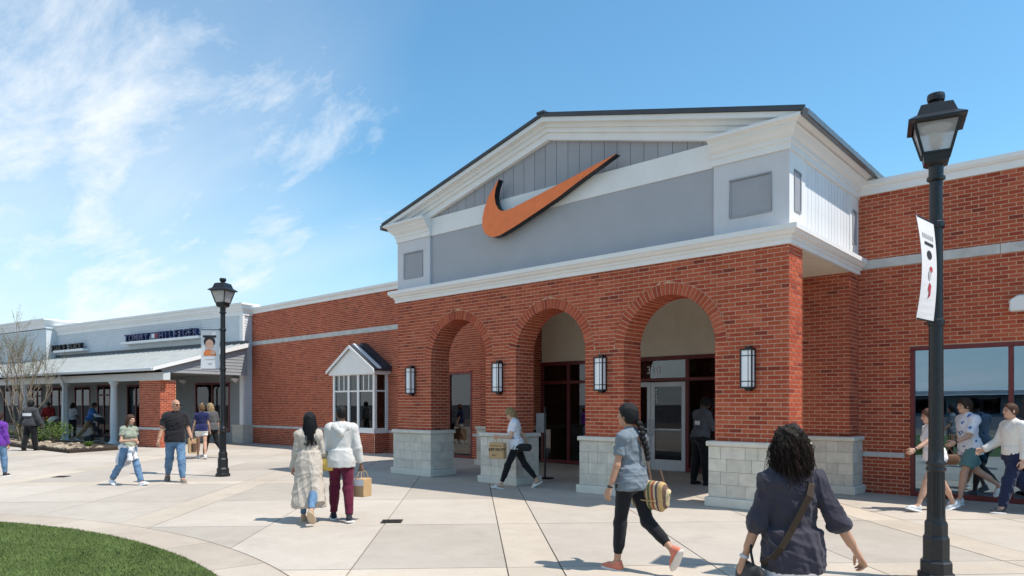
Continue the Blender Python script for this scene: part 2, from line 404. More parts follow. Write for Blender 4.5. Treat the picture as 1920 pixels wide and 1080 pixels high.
lw = MB()
for i in range(96):
    a0 = 2*math.pi*i/96; a1 = 2*math.pi*(i+1)/96
    lw.quad((LAWN[0], LAWN[1], .008), (LAWN[0]+8.76*math.cos(a0), LAWN[1]+8.76*math.sin(a0), .008), (LAWN[0]+8.76*math.cos(a1), LAWN[1]+8.76*math.sin(a1), .008))
structure(lw.build('lawn', 'turf_base', fix=False))
rng = np.random.default_rng(3)
def blades(n, xr, yr, hmin, hmax):
    P = np.column_stack([rng.uniform(*xr, n), rng.uniform(*yr, n)])
    P = P[np.hypot(P[:, 0]-LAWN[0], P[:, 1]-LAWN[1]) < 8.75]; n = len(P)
    h = rng.uniform(hmin, hmax, n); a = rng.uniform(0, 6.283, n); wd = .0045+.001*rng.random(n)
    clump = np.sin(P[:, 0]*3.1+np.sin(P[:, 1]*2.3)*2)*np.sin(P[:, 1]*4.2+P[:, 0])
    lean = np.column_stack([np.cos(a*1.7+clump), np.sin(a*2.3+clump)])*(h*.55)[:, None]; h = h*(1+.2*clump)
    V = np.zeros((n, 3, 3))
    V[:, 0, :2] = P-np.column_stack([np.cos(a), np.sin(a)])*wd[:, None]; V[:, 1, :2] = P+np.column_stack([np.cos(a), np.sin(a)])*wd[:, None]
    V[:, :2, 2] = .006; V[:, 2, :2] = P+lean; V[:, 2, 2] = .006+h
    return V.reshape(-1, 3)
def fastmesh(name, V, k, m):
    me = bpy.data.meshes.new(name); n = len(V)//k
    me.vertices.add(len(V)); me.vertices.foreach_set('co', V.astype(np.float32).ravel())
    me.loops.add(n*k); me.loops.foreach_set('vertex_index', np.arange(n*k, dtype=np.int32))
    me.polygons.add(n); me.polygons.foreach_set('loop_start', np.arange(0, n*k, k, dtype=np.int32))
    me.update(calc_edges=True); me.materials.append(MATS[m]); return me
gv = blades(230000, (-14, -5.2), (-.6, 3.2), .018, .034)
tag(add('turf', fastmesh('turf', gv, 3, 'turf'), kind='stuff'), 'short dense green artificial turf on the round lawn', 'turf')
# square drain covers
def drain(x, y, lab):
    t = thing('drain_cover', lab, 'drain cover', (x, y, .004), R(45), 'square drain covers in the paving')
    MB().box(-.14, .14, -.14, .14, -.004, .004).build('frame', 'iron', t)
    g = MB()
    for i in range(6): g.box(-.115, .115, -.11+i*.04, -.09+i*.04, .004, .009)
    g.build('grate', 'iron', t)
drain(-7.59, 6.02, 'dark square drain cover in the paving right of the strolling couple')
drain(-17.79, 4.87, 'small dark drain cover in the paving left of the girl')

# ================================================================== the brick store
store = thing('store_building', 'red brick store with arched portico, grey gable and white trim', 'building', (0, 0, 0))
BL, BH, JT, CH = .1892, .0537, .014, .0677
BRICKS = []      # (part key, O, U, N, [(u,z)*4], full)
def lay(key, O, U, Nn, u0, u1, z0, z1, holes=(), arches=(), shift=0.0):
    """running bond on a plane. holes: (u0,u1,z0,z1); arches: (uc, zs, r)"""
    i = 0
    while z0+i*CH+BH <= z1+.03:
        a = z0+i*CH; b = min(a+BH, z1)
        if b-a < .02: break
        iv = [(u0, u0, u1, u1)]
        def cut(la, lb, ra, rb):
            nonlocal iv
            out = []
            for (p, q, r_, s) in iv:
                if min(la, lb) > p+.01: out.append((p, q, min(r_, la), min(s, lb)))
                if max(ra, rb) < r_-.01: out.append((max(p, ra), max(q, rb), r_, s))
                if min(la, lb) > max(r_, s) or max(ra, rb) < min(p, q): out = out if out else [(p, q, r_, s)]
            iv = out
        for (h0, h1, hz0, hz1) in holes:
            if b > hz0+.005 and a < hz1-.005: cut(h0, h0, h1, h1)
        for (uc, zs, r) in arches:
            def half(z):
                if z <= zs: return None
                return math.sqrt(max(0, r*r-(z-zs)**2))
            ha, hb = half(a), half(b)
            if b <= zs: cut(uc-(r-.19-.01), uc-(r-.19-.01), uc+(r-.19-.01), uc+(r-.19-.01))
            elif a < zs: cut(uc-r, uc-r, uc+r, uc+r)
            elif a < zs+r: cut(uc-ha, uc-hb, uc+ha, uc+hb)
        off = shift+(.1016 if i % 2 else 0)
        for (p, q, r_, s) in iv:
            k = math.floor((min(p, q)-off)/.2032)-1
            while off+k*.2032 < max(r_, s):
                c0 = off+k*.2032; c1 = c0+BL
                A, B, C, D = max(c0, p), min(c1, r_), min(c1, s), max(c0, q)
                k += 1
                if (B-A) < .012 and (C-D) < .012: continue
                if B < A: B = A
                if C < D: D = C
                full = abs(B-A-BL) < 1e-4 and abs(C-D-BL) < 1e-4 and abs(b-a-BH) < 1e-4
                BRICKS.append((key, O, U, Nn, [(A, a), (B, a), (C, b), (D, b)], full))
        i += 1
def place(O, U, Nn, u, n, z): return (O[0]+U[0]*u+Nn[0]*n, O[1]+U[1]*u+Nn[1]*n, O[2]+z)
def core(mb, O, U, Nn, u0, u1, z0, z1, holes=(), n=-.005):
    us = sorted({u0, u1, *[h for hh in holes for h in hh[:2] if u0 < h < u1]}); zs = sorted({z0, z1, *[h for hh in holes for h in hh[2:] if z0 < h < z1]})
    for i in range(len(us)-1):
        for j in range(len(zs)-1):
            um, zm = (us[i]+us[i+1])/2, (zs[j]+zs[j+1])/2
            if any(h[0] < um < h[1] and h[2] < zm < h[3] for h in holes): continue
            mb.quad(*[place(O, U, Nn, u, n, z) for u, z in ((us[i], zs[j]), (us[i+1], zs[j]), (us[i+1], zs[j+1]), (us[i], zs[j+1]))])
XL, XR, YF, YB = -12.85, -3.80, 10.37, 10.92
ZC, ZT, RA, ZS = 1.03, 3.97, .845, 2.585      # cap top, brick top, arch radius, springing
XC = (XL+XR)/2
PIERS = [(XL, XL+1.16), (XL+2.85, XL+3.68), (XL+5.37, XL+6.20), (XL+7.89, XR)]
ARC = [(PIERS[i][1]+PIERS[i+1][0])/2 for i in range(3)]
FO, FU, FN = (XL, YF, 0), (1, 0), (0, -1)
W_ = XR-XL
pc = MB()
# mortar core of the arcade wall
for (a, b) in PIERS:
    core(pc, FO, FU, FN, a-XL, b-XL, ZC-.02, ZT); core(pc, (XL, YB, 0), FU, (0, 1), a-XL, b-XL, ZC-.02, ZT)
nA = 28
for xc in ARC:
    th = [math.pi*k/nA for k in range(nA+1)]
    for k in range(nA):
        p0 = (xc-(RA+.005)*math.cos(th[k]), ZS+(RA+.005)*math.sin(th[k])); p1 = (xc-(RA+.005)*math.cos(th[k+1]), ZS+(RA+.005)*math.sin(th[k+1]))
        for y in (YF+.005, YB-.005):
            pc.quad((p0[0], y, p0[1]), (p1[0], y, p1[1]), (p1[0], y, ZT), (p0[0], y, ZT))
        pc.quad((p0[0], YF+.005, p0[1]), (p1[0], YF+.005, p1[1]), (p1[0], YB-.005, p1[1]), (p0[0], YB-.005, p0[1]))
for (a, b) in PIERS:
    for x, s in ((a, 1), (b, -1)):
        zt = ZT if x in (XL, XR) else ZS
        pc.quad((x+s*.005, YF+.005, ZC-.02), (x+s*.005, YB-.005, ZC-.02), (x+s*.005, YB-.005, zt), (x+s*.005, YF+.005, zt))
PW = {}
PW['arcade'] = pc.build('arcade_wall', 'mortar', store, fix=False)
lay('arcade', FO, FU, FN, 0, W_, ZC+.003, ZT, arches=[(x-XL, ZS, RA+.20) for x in ARC])
lay('arcade', (XR, YB, 0), (-1, 0), (0, 1), 0, W_, ZC+.003, ZT, arches=[(XR-x, ZS, RA+.20) for x in ARC])
for i, (a, b) in enumerate(PIERS):
    lay('arcade', (b, YF, 0), (0, 1), (1, 0), .004, .55, ZC+.003, ZT if i == 3 else ZS, shift=.1016)
    lay('arcade', (a, YB, 0), (0, -1), (-1, 0), .004, .55, ZC+.003, ZT if i == 0 else ZS, shift=.1016)
# ring of arch bricks, each its own piece, and the barrel behind it
nV = 37; pit = math.pi/nV
def vous(r0, r1, gap, y0, y1):
    m = MB(); a = pit/2-gap/2/r0; b = pit/2-gap/2/r1
    P = [(r0*math.sin(-a), r0*math.cos(a)), (r0*math.sin(a), r0*math.cos(a)), (r1*math.sin(b), r1*math.cos(b)), (r1*math.sin(-b), r1*math.cos(b))]
    return m.prism([(x, 0, z) for x, z in P], (0, y0, 0), (0, y1, 0))
vb = vous(RA, RA+.19, .017, -.004, .10); vme = vb.mesh('arch_brick', 'brick')
barrel = MB()
for xc in ARC:
    for k in range(nV):
        an = -math.pi/2+pit*(k+.5)
        o = add('arch_brick', vme, PW['arcade']); o.location = (xc, YF, ZS); o.rotation_euler = (0, an, 0)
        ys = [.11, .11+BL+.01, .55] if k % 2 else [.11, .11+.0915+.01, .11+.0915+BL+.02, .55]
        for j in range(len(ys)-1):
            y0, y1 = ys[j], ys[j+1]-.01
            v = vous(RA, RA+.02, .014, y0, y1); n = len(barrel.v)
            c, s = math.cos(an), math.sin(an)
            barrel.v += [(xc+x*c+z*s, YF+y, ZS-x*s+z*c) for x, y, z in v.v]; barrel.f += [tuple(n+i for i in f) for f in v.f]; barrel.m += v.m
barrel.build('barrel_bricks', 'brick', PW['arcade'], kind='stuff')
# stone bases of piers and pilasters
blockrng = random.Random(11)
def stone_base(x0, x1, y0, y1, sides='FRLB', par=None):
    e = .075
    c = MB().box(x0-e+.012, x1+e-.012, y0-e+.012, y1+e-.012, .15, .97).build('pier_base', 'stone_joint', par or store)
    MB().box(x0-e-.05, x1+e+.05, y0-e-.05, y1+e+.05, 0, .15).build('plinth', 'cast_stone', c, bevel=.012)
    MB().box(x0-e-.035, x1+e+.035, y0-e-.035, y1+e+.035, .95, ZC).build('cap_stone', 'cast_stone', c, bevel=.014)
    Z = [.153, .353, .553, .753, .947]
    F = {'F': ((x0-e, y0-e, 0), (1, 0), (0, -1), x1-x0+2*e), 'R': ((x1+e, y0-e, 0), (0, 1), (1, 0), y1-y0+2*e),
         'B': ((x1+e, y1+e, 0), (-1, 0), (0, 1), x1-x0+2*e), 'L': ((x0-e, y1+e, 0), (0, -1), (-1, 0), y1-y0+2*e)}
    for sd_ in sides:
        O, U, Nn, Lh = F[sd_]
        for r in range(4):
            cutsx = [0]
            u = blockrng.choice([.2, .3, .4])
            while u < Lh-.14: cutsx.append(u); u += blockrng.choice([.2, .3, .4])
            cutsx.append(Lh)
            for a, b in zip(cutsx[:-1], cutsx[1:]):
                pr = blockrng.uniform(-.001, .003)
                bb = MB().box(a+.003, b-.003, -.012, pr, Z[r]+.003, Z[r+1]-.003, fr=lambda u, n, z: place(O, U, Nn, u, n, z))
                bb.build('stone_block', 'stone', c)
    return c
for (a, b) in PIERS: stone_base(a, b, YF, YB, 'FRL')
# rear pilasters beside the entrance recess
YP, YW, YWL, YS = 13.28, 13.80, 14.60, 15.07
for nm, (a, b, y1) in dict(l=(-13.0, -12.38, YS), r=(-5.0, XR, YS)).items():
    pm = MB()
    for (O, U, Nn, Lh) in (((a, YP, 0), (1, 0), (0, -1), b-a), ((b, YP, 0), (0, 1), (1, 0), (YS-YP) if nm == 'l' else (YW-YP)), ((a, YS, 0), (0, -1), (-1, 0), YS-YP)):
        core(pm, O, U, Nn, .0, Lh, .9, ZT+.3); lay('pilaster_'+nm, O, U, Nn, .004, Lh, ZC+.003, ZT+.02)
    stone_base(a, b, YP, YP+.45, 'FRL')
    PW['pilaster_'+nm] = pm.build('rear_pilaster', 'mortar', store, fix=False)
# wing walls
XWR, XWL = 9.0, -27.75
WIN_R = [(-2.95, 1.45)]
CT0, CT1 = 5.42, 5.66
rw = MB(); hol = [(-2.95-XR, 1.45-XR, -1, 2.62)]
core(rw, (XR, YW, 0), (1, 0), (0, -1), 0, XWR-XR, -.02, CT0+.05, hol)
lay('wing_r', (XR, YW, 0), (1, 0), (0, -1), 0, XWR-XR, .004, CT0, hol, shift=.04)
PW['wing_r'] = rw.build('wing_wall', 'mortar', store, fix=False)
lwm = MB(); hol = [(-16.6-XWL, -14.64-XWL, -1, 2.58)]
core(lwm, (XWL, YWL, 0), (1, 0), (0, -1), 0, -12.9-XWL, -.02, CT0+.05, hol)
lay('wing_l', (XWL, YWL, 0), (1, 0), (0, -1), 0, -12.9-XWL, .004, CT0, hol)
PW['wing_l'] = lwm.build('wing_wall', 'mortar', store, fix=False)
# main mass behind, parapet roof
mm = MB()
mm.box(XWL, XWR, YWL+.32, 30, .0, 5.3)
core(mm, (XR, YB, 0), (0, 1), (1, 0), 0, 0.01, 0, .01)
bk = MB(); bk.quad((XWL, 30, 0), (XWR, 30, 0), (XWR, 30, 5.4), (XWL, 30, 5.4)).quad((XWL, YWL, 5.2), (XWR, YWL, 5.2), (XWR, 30, 5.2), (XWL, 30, 5.2))
bk.quad((XWL, YWL, 0), (XWL, 30, 0), (XWL, 30, 5.4), (XWL, YWL, 5.4)).quad((XWR, YW, 0), (XWR, 30, 0), (XWR, 30, 5.4), (XWR, YW, 5.4))
bk.build('flat_roof', 'mortar', store, fix=False)
cop = [(0, CT0), (.03, CT0), (.03, CT0+.12), (.06, CT0+.13), (.09, CT0+.17), (.09, CT1), (-.35, CT1), (-.35, CT0), (0, CT0)]
sweep([(XR+.02, YW), (XWR+.1, YW)], cop).build('coping', 'white_trim', store)
sweep([(XWL-.1, YWL), (-12.7, YWL)], cop).build('coping', 'white_trim', store)
def band(x0, x1, y, z0, z1, out=.02, n=None):
    n = n or max(1, int((x1-x0)/1.9))
    for i in range(n):
        a = x0+(x1-x0)*i/n; b = x0+(x1-x0)*(i+1)/n
        MB().box(a+.004, b-.004, y-out, y+.02, z0, z1).build('band_stone', 'band_concrete', store, bevel=.004)
band(XR+.03, XWR, YW, 4.07, 4.23); band(XWL, -12.87, YWL, 4.09, 4.25)
band(XR+.08, -3.03, YW, .66, .75, .028, 1); band(1.55, XWR, YW, .66, .75, .028)
band(XWL, -20.98, YWL, .66, .75, .028); band(-18.55, -16.65, YWL, .66, .75, .028); band(-14.6, -13.1, YWL, .66, .75, .028)

# ---- lay out all bricks: the 300 that show largest as single pieces, the rest as joined masonry
def shows(rec):
    key, O, U, Nn, P, full = rec
    if not full or key not in ('arcade', 'wing_r'): return 0
    c = place(O, U, Nn, (P[0][0]+P[1][0])/2, 0, (P[0][1]+P[2][1])/2)
    if (c[0]*Nn[0]+c[1]*Nn[1]) >= 0: return 0
    x, y, d = proj(c)
    if not (10 < x < 1910 and 10 < y < 1070): return 0
    if 1725 < x < 1790 or (1420 < x < 1560 and y > 780): return 0
    if key == 'wing_r' and x < 1625: return 0
    if Nn[1] > 0: return 0
    a = proj(place(O, U, Nn, P[0][0], 0, P[0][1])); b = proj(place(O, U, Nn, P[1][0], 0, P[0][1]))
    return abs(a[0]-b[0])*BH/d
rank = sorted(range(len(BRICKS)), key=lambda i: -shows(BRICKS[i]))[:300]
single = {i for i in rank if shows(BRICKS[i]) > 0}
full_me = MB().box(0, BL, -.014, 0, 0, BH).mesh('brick', 'brick')
bmb = {}
for i, (key, O, U, Nn, P, full) in enumerate(BRICKS):
    jit = (hash((i, 5)) % 100)/100*.0022
    if i in single:
        o = add('brick', full_me, PW[key]); o.matrix_local = Matrix(((U[0], Nn[0], 0, O[0]+U[0]*P[0][0]+Nn[0]*jit), (U[1], Nn[1], 0, O[1]+U[1]*P[0][0]+Nn[1]*jit), (0, 0, 1, P[0][1]), (0, 0, 0, 1)))
        continue
    m = bmb.setdefault(key, MB()); n = len(m.v)
    m.v += [place(O, U, Nn, u, jit, z) for u, z in P]+[place(O, U, Nn, u, -.014, z) for u, z in P]
    for f in ((0, 1, 2, 3), (4, 5, 1, 0), (5, 6, 2, 1), (6, 7, 3, 2), (7, 4, 0, 3)): m.f.append(tuple(n+q for q in f)); m.m.append(0)

# ---- lower cornice, upper block
IN = 14.0
pathF = [(XL, IN), (XL, YF), (XR, YF), (XR, IN-.25)]
lc = [(-.2, 3.972), (.05, 3.972), (.05, 4.045), (.075, 4.05), (.075, 4.085), (.12, 4.105), (.15, 4.15), (.17, 4.16), (.17, 4.235), (-.1, 4.25), (-.2, 4.25)]
sweep(pathF, lc).build('cornice', 'white_trim', store)
ceil = MB().quad((-5.02, YF+.2, 3.965), (XR-.02, YF+.2, 3.965), (XR-.02, YS+.1, 3.965), (-5.02, YS+.1, 3.965)).quad((XL+.02, YF+.2, 4.75), (-5.02, YF+.2, 4.75), (-5.02, YS+.1, 4.75), (XL+.02, YS+.1, 4.75)).quad((-5.02, YF+.2, 3.965), (-5.02, YS+.1, 3.965), (-5.02, YS+.1, 4.75), (-5.02, YF+.2, 4.75))
ceil.quad((XL+.02, YF+.36, 3.9), (-5.02, YF+.36, 3.9), (-5.02, YF+.36, 4.75), (XL+.02, YF+.36, 4.75)).quad((XL+.3, YF+.2, 3.9), (XL+.3, YS+.1, 3.9), (XL+.3, YS+.1, 4.75), (XL+.3, YF+.2, 4.75)).build('portico_ceiling', 'beige_stucco', store, fix=False)
ub = MB()
yf = YF+.02
ub.box(XL+.03, XR-.03, yf+.03, yf+.3, 4.2, 5.71).box(XL+.03, XR-.03, yf+.3, IN, 4.8, 5.7).box(XR-.4, XR-.03, yf+.3, IN, 4.2, 4.8).box(XL+.03, XL+.3, yf+.3, IN, 4.2, 4.8)
ub.build('upper_block', 'grey_panel', store)
def panel(parent, O, U, Nn, u0, u1, z0, z1, name='sunk_panel'):
    fr = lambda u, n, z: place(O, U, Nn, u, n, z)
    m = MB(); wd = .028
    for a, b, c, d in ((u0, u1, z1-wd, z1), (u0, u1, z0, z0+wd), (u0, u0+wd, z0+wd, z1-wd), (u1-wd, u1, z0+wd, z1-wd)): m.box(a, b, -.02, .018, c, d, fr=fr)
    f = m.build('panel_frame', 'grey_board', parent, bevel=.005)
    MB().box(u0+wd, u1-wd, -.02, .0055 if Nn[1] else .003, z0+wd, z1-wd, fr=fr).build(name, 'grey_board', parent)
ZE = 5.37
for (a, b) in ((XL-.005, XL+1.12), (XR-1.18, XR+.005)):
    p = MB().box(a, b, YF-.002, YF+.12, 4.2, ZE+.1).build('corner_pilaster', 'pale_panel', store)
    c = (a+b)/2; panel(p, (0, YF, 0), (1, 0), (0, -1), c-.33, c+.33, 4.49, 5.10)
MB().box(XL+1.12, XR-1.18, YF+.03, YF+.07, ZE, 5.76).build('frieze_band', 'white_trim', store)
# right-hand side of the block
sp1 = MB().box(XR-.1, XR+.006, YF+.001, YF+.66, 4.2, ZE+.1).build('corner_pilaster', 'white_trim', store)
panel(sp1, (XR+.006, YF, 0), (0, 1), (1, 0), .18, .46, 4.5, 5.12)
sp2 = MB().box(XR-.1, XR+.006, 13.3, 13.8, 4.2, ZE+.1).build('corner_pilaster', 'white_trim', store)
panel(sp2, (XR+.006, 13.3, 0), (0, 1), (1, 0), .12, .36, 4.5, 5.12)
sb = MB().box(XR-.08, XR-.032, YF+.66, 13.3, 4.2, ZE+.1).build('side_wall', 'white_board', store)
nb = 14; yb0, yb1 = YF+.66, 13.3
bme = MB().box(0, .006+.03, .006, (yb1-yb0)/nb-.006, 4.24, 5.42).mesh('wall_board', 'white_board')
for i in range(nb): add('wall_board', bme, sb, loc=(XR-.045, yb0+(yb1-yb0)*i/nb, 0))
# upper entablature over the corner pilasters and along the sides
ue = [(-.1, ZE), (.03, ZE), (.03, ZE+.10), (.055, ZE+.11), (.055, ZE+.17), (.10, ZE+.20), (.15, ZE+.27), (.17, ZE+.28), (.17, ZE+.32), (.23, ZE+.35), (.25, ZE+.36), (.25, ZE+.405), (-.1, ZE+.405)]
sweep([(XR-1.2, YF), (XR, YF), (XR, 13.85)], ue).build('entablature', 'white_trim', store)
sweep([(XL, 13.85), (XL, YF), (XL+1.14, YF)], ue).build('entablature', 'white_trim', store)
# tympanum with vertical boards
SL = .257; ZTY = 6.66
tym = MB().prism([(XL+1.0, 0, 5.70), (XR-1.0, 0, 5.70), (XC, 0, ZTY+.05)], (0, YF+.075, 0), (0, YF+.3, 0)).build('tympanum', 'grey_panel', store)
bw = .272; nbd = 25
for i in range(nbd):
    a = XC+(i-nbd/2)*bw+.005; b = XC+(i-nbd/2+1)*bw-.005
    za, zb = ZTY+.04-SL*abs(a-XC), ZTY+.04-SL*abs(b-XC)
    if max(za, zb) < 5.76: continue
    pts = [(a, 0, 5.74), (b, 0, 5.74), (b, 0, max(zb, 5.745)), (a, 0, max(za, 5.745))]
    if a < XC < b: pts.insert(3, (XC, 0, ZTY+.04))
    MB().prism(pts, (0, YF+.055, 0), (0, YF+.09, 0)).build('gable_board', 'grey_board', tym)
# raking cornice: stepped fascias mitred at the peak
HW = XR-XC+.27
def rake(steps, name, m, y_in=None):
    for s in (-1, 1):
        r = MB()
        for (h0, h1, o) in steps:
            z = lambda x: ZTY-SL*x
            zc = ZE+.395                       # the rake dies on the level crown of the corner entablature
            xa = min(HW, (ZTY+h1-zc)/SL); xb = min(HW, (ZTY+h0-zc)/SL)
            pts = [(XC, 0, z(0)+h0), (XC+s*xb, 0, z(xb)+h0), (XC+s*xa, 0, z(xa)+h1), (XC, 0, z(0)+h1)]
            r.prism(pts, (0, YF-o, 0), (0, (y_in or YF+.2), 0))
        r.build(name, m, store)
rake([(-.02, .115, .035), (.115, .20, .075), (.20, .275, .12), (.275, .36, .215)], 'raking_cornice', 'white_trim')
for s in (-1, 1):
    r = MB(); z = lambda x: ZTY+.365-SL*x
    r.prism([(XC, 0, z(0)), (XC+s*(HW+.03), 0, z(HW+.03)), (XC+s*(HW+.03), 0, z(HW+.03)+.055), (XC, 0, z(0)+.055)], (0, YF-.25, 0), (0, 17, 0))
    rf = r.build('roof_slope', 'roof_metal', store)
    for k in range(16):
        y = YF-.2+k*.42
        q = MB().prism([(XC, 0, z(0)+.055), (XC+s*(HW+.03), 0, z(HW+.03)+.055), (XC+s*(HW+.03), 0, z(HW+.03)+.085), (XC, 0, z(0)+.085)], (0, y-.012, 0), (0, y+.012, 0))
        q.build('roof_seam', 'roof_metal', rf)
    xe = XC+s*HW
    e = MB(); e.box(min(xe, xe-s*.3), max(xe, xe-s*.3), 13.8, 16, 5.5, 5.755); e.build('eave_soffit', 'white_trim', store)
    ge = MB(); ge.box(min(xe, xe+s*.09), max(xe, xe+s*.09), YF-.255, 15, ZTY+.365-SL*HW-.10, ZTY+.365-SL*HW+.01); ge.build('gutter', 'gutter_metal', store, bevel=.012)
MB().box(XC-.09, XC+.09, YF-.27, 17, ZTY+.41, ZTY+.45).build('ridge_cap', 'roof_metal', store)
gbk = MB().prism([(XL, 0, 5.4), (XR, 0, 5.4), (XR, 0, 5.85), (XC, 0, 6.98), (XL, 0, 5.85)], (0, 16.9, 0), (0, 16.95, 0)).build('rear_gable', 'grey_panel', store)

# ---- storefront in the recess
SX0, SX1 = -12.36, -5.02
MB().box(SX0, SX1, YS, YS+.1, 2.78, 4.77).build('recess_wall', 'beige_stucco', store)
fr_ = MB()
mull = [-12.33, -11.42, -10.6, -9.86, -7.90, -6.95, -6.0, -5.07]
for x in mull: fr_.box(x-.045, x+.045, YS-.03, YS+.07, 0, 2.77)
fr_.box(SX0, SX1, YS-.034, YS+.066, 2.68, 2.775)
fr_.box(SX0, SX1, YS-.032, YS+.064, 2.17, 2.25)
for a, b in zip(mull[:-1], mull[1:]):
    if abs(a+9.86) > .01: fr_.box(a, b, YS-.028, YS+.062, 0, .10)
sf = fr_.build('storefront_frame', 'red_frame', store, bevel=.006)
for a, b in zip(mull[:-1], mull[1:]):
    MB().box(a+.045, b-.045, YS+.01, YS+.018, 2.25, 2.68).build('pane', 'glass', sf)
    if abs(a+9.86) > .01: MB().box(a+.045, b-.045, YS+.01, YS+.018, .1, 2.17).build('pane', 'glass', sf)
for s, x0 in ((0, -9.81), (1, -8.875)):
    x1 = x0+.925; st = .10
    d = MB(); yy0, yy1 = YS-.02, YS+.03
    d.box(x0, x0+st, yy0, yy1, .01, 2.15).box(x1-st, x1, yy0, yy1, .01, 2.15).box(x0+st, x1-st, yy0, yy1, .01, .27).box(x0+st, x1-st, yy0, yy1, 2.04, 2.15).box(x0+st, x1-st, yy0+.01, yy1-.01, .985, 1.02)
    dd = d.build('door', 'aluminium', store, bevel=.004)
    MB().box(x0+st, x1-st, YS+.0, YS+.008, .27, 2.04).build('door_pane', 'dark_glass', dd)
    hx = x1-.05 if s == 0 else x0+.05
    MB().tube([(hx, yy0, .85), (hx, yy0-.06, .87), (hx, yy0-.06, 1.22), (hx, yy0, 1.24)], .012, 8).build('handle', 'aluminium', dd)
    if s:
        for k in range(5): MB().box(x0+.115, x0+.15, YS-.003, YS-.001, 1.66+k*.07, 1.70+k*.07).build('door_notice', 'white_print', dd)
def letters(txt, size, loc, rotz, m, parent, depth=.004, name='lettering', **kw):
    me = text_mesh(txt, size, depth, **kw); me.materials.clear(); me.materials.append(MATS[m])
    o = bpy.data.objects.new(name, me); COL.objects.link(o); o.parent = parent; o.location = loc; o.rotation_euler = (R(90), 0, rotz); return o
letters('310', .26, (-8.82, YS+.004, 2.37), 0, 'white_print', sf, name='suite_number')
# posters behind the glass
for x0, x1, lab in ((-11.08, -10.5, 'crimson window poster with white letters beside the left mullion'), (-7.52, -6.98, 'crimson window poster with white letters behind the dark-clothed guard')):
    t = thing('window_poster', lab, 'poster', (x0, YS+.05, 0), 0, 'posters in the entrance glazing')
    MB().box(0, x1-x0, 0, .006, .45, 2.6).build('sheet', 'crimson', t)
    for k, (tx, sz, zz) in enumerate((('SP', .22, 1.60), ('O', .27, 1.39), ('G/', .25, 1.19), ('26', .17, .98))):
        letters(tx, sz, (.30, -.004, zz), 0, 'white_print', t, bold=.006)
# shop interior, dim
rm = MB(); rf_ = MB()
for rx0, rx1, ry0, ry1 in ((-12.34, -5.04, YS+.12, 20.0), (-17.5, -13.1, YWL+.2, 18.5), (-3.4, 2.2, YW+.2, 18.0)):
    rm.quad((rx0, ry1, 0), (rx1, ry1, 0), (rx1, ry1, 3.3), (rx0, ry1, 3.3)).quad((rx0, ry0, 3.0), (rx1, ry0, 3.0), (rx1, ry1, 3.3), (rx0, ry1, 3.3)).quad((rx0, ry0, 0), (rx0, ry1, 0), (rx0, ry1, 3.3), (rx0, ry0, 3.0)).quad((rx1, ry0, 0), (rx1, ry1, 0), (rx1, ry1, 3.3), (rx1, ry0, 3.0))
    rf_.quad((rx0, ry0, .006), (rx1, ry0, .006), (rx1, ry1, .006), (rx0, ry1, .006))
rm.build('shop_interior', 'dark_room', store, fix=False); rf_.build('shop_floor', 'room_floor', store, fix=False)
mat('garment_a', (.30, .29, .30), .9); mat('garment_b', (.05, .05, .06), .9); mat('garment_c', (.22, .03, .04), .9); mat('garment_d', (.45, .44, .42), .9)
def rack(x, y, lab, seed):
    t = thing('clothes_rack', lab, 'clothes rack', (x, y, .007)); g = random.Random(seed)
    MB().tube([(-.6, 0, 0), (-.6, 0, 1.5), (.6, 0, 1.5), (.6, 0, 0)], .015, 6).build('rail', 'aluminium', t)
    for i in range(12):
        xx = -.54+i*.098; h = g.uniform(.55, .75); MB().prism([(xx, -.05, 1.47), (xx, .05, 1.47), (xx, .2, 1.38), (xx, .19, 1.47-h), (xx, -.19, 1.47-h), (xx, -.2, 1.38)], (-.022, 0, 0), (.022, 0, 0)).build('garment', g.choice(['garment_a', 'garment_b', 'garment_c', 'garment_d']), t)
rack(-11.6, 16.3, 'clothes rack behind the glass of the middle arch', 1); rack(-9.6, 17.2, 'clothes rack behind the double doors', 2); rack(-7.4, 16.6, 'clothes rack behind the guard and poster', 3)
t = thing('display_table', 'low display table with white shoe boxes inside the entrance glass', 'table', (-11.0, 15.75, .007))
MB().box(-.35, .35, -.2, .2, .5, .55).build('table_top', 'pale_panel', t); 
for xx in (-.32, .32): MB().box(xx-.02, xx+.02, -.18, .18, 0, .5).build('leg', 'aluminium', t)
for k in range(3):
    b = thing('shoe_box', ('lowest', 'middle', 'topmost')[k]+' white shoe box on the low display table', 'box', (-11.05+.01*k, 15.75, .557+k*.13)); MB().box(-.17, .17, -.11, .11, 0, .10).build('box_body', 'white_print', b); MB().box(-.175, .175, -.115, .115, .095, .125).build('box_lid', 'white_print', b)
# display windows in the wings
def shop_window(x0, x1, y, z1, mulls, gm, par=store):
    f = MB(); t = .07
    f.box(x0, x1, y-.015, y+.09, z1-t, z1).box(x0, x1, y-.013, y+.088, 0, .09)
    for x in [x0+t/2]+mulls+[x1-t/2]: f.box(x-t/2, x+t/2, y-.011, y+.086, .09, z1-t)
    w_ = f.build('shop_window', 'red_frame', par, bevel=.006); xs = [x0+t/2]+mulls+[x1-t/2]
    for a, b in zip(xs[:-1], xs[1:]): MB().box(a+t/2, b-t/2, y+.03, y+.038, .09, z1-t).build('pane', gm, w_)
    jam = MB().quad((x0, y, 0), (x0, y+.3, 0), (x0, y+.3, z1), (x0, y, z1)).quad((x1, y, 0), (x1, y+.3, 0), (x1, y+.3, z1), (x1, y, z1)).quad((x0, y, z1), (x1, y, z1), (x1, y+.3, z1), (x0, y+.3, z1))
    jam.build('reveal', 'red_frame', w_, fix=False); return w_
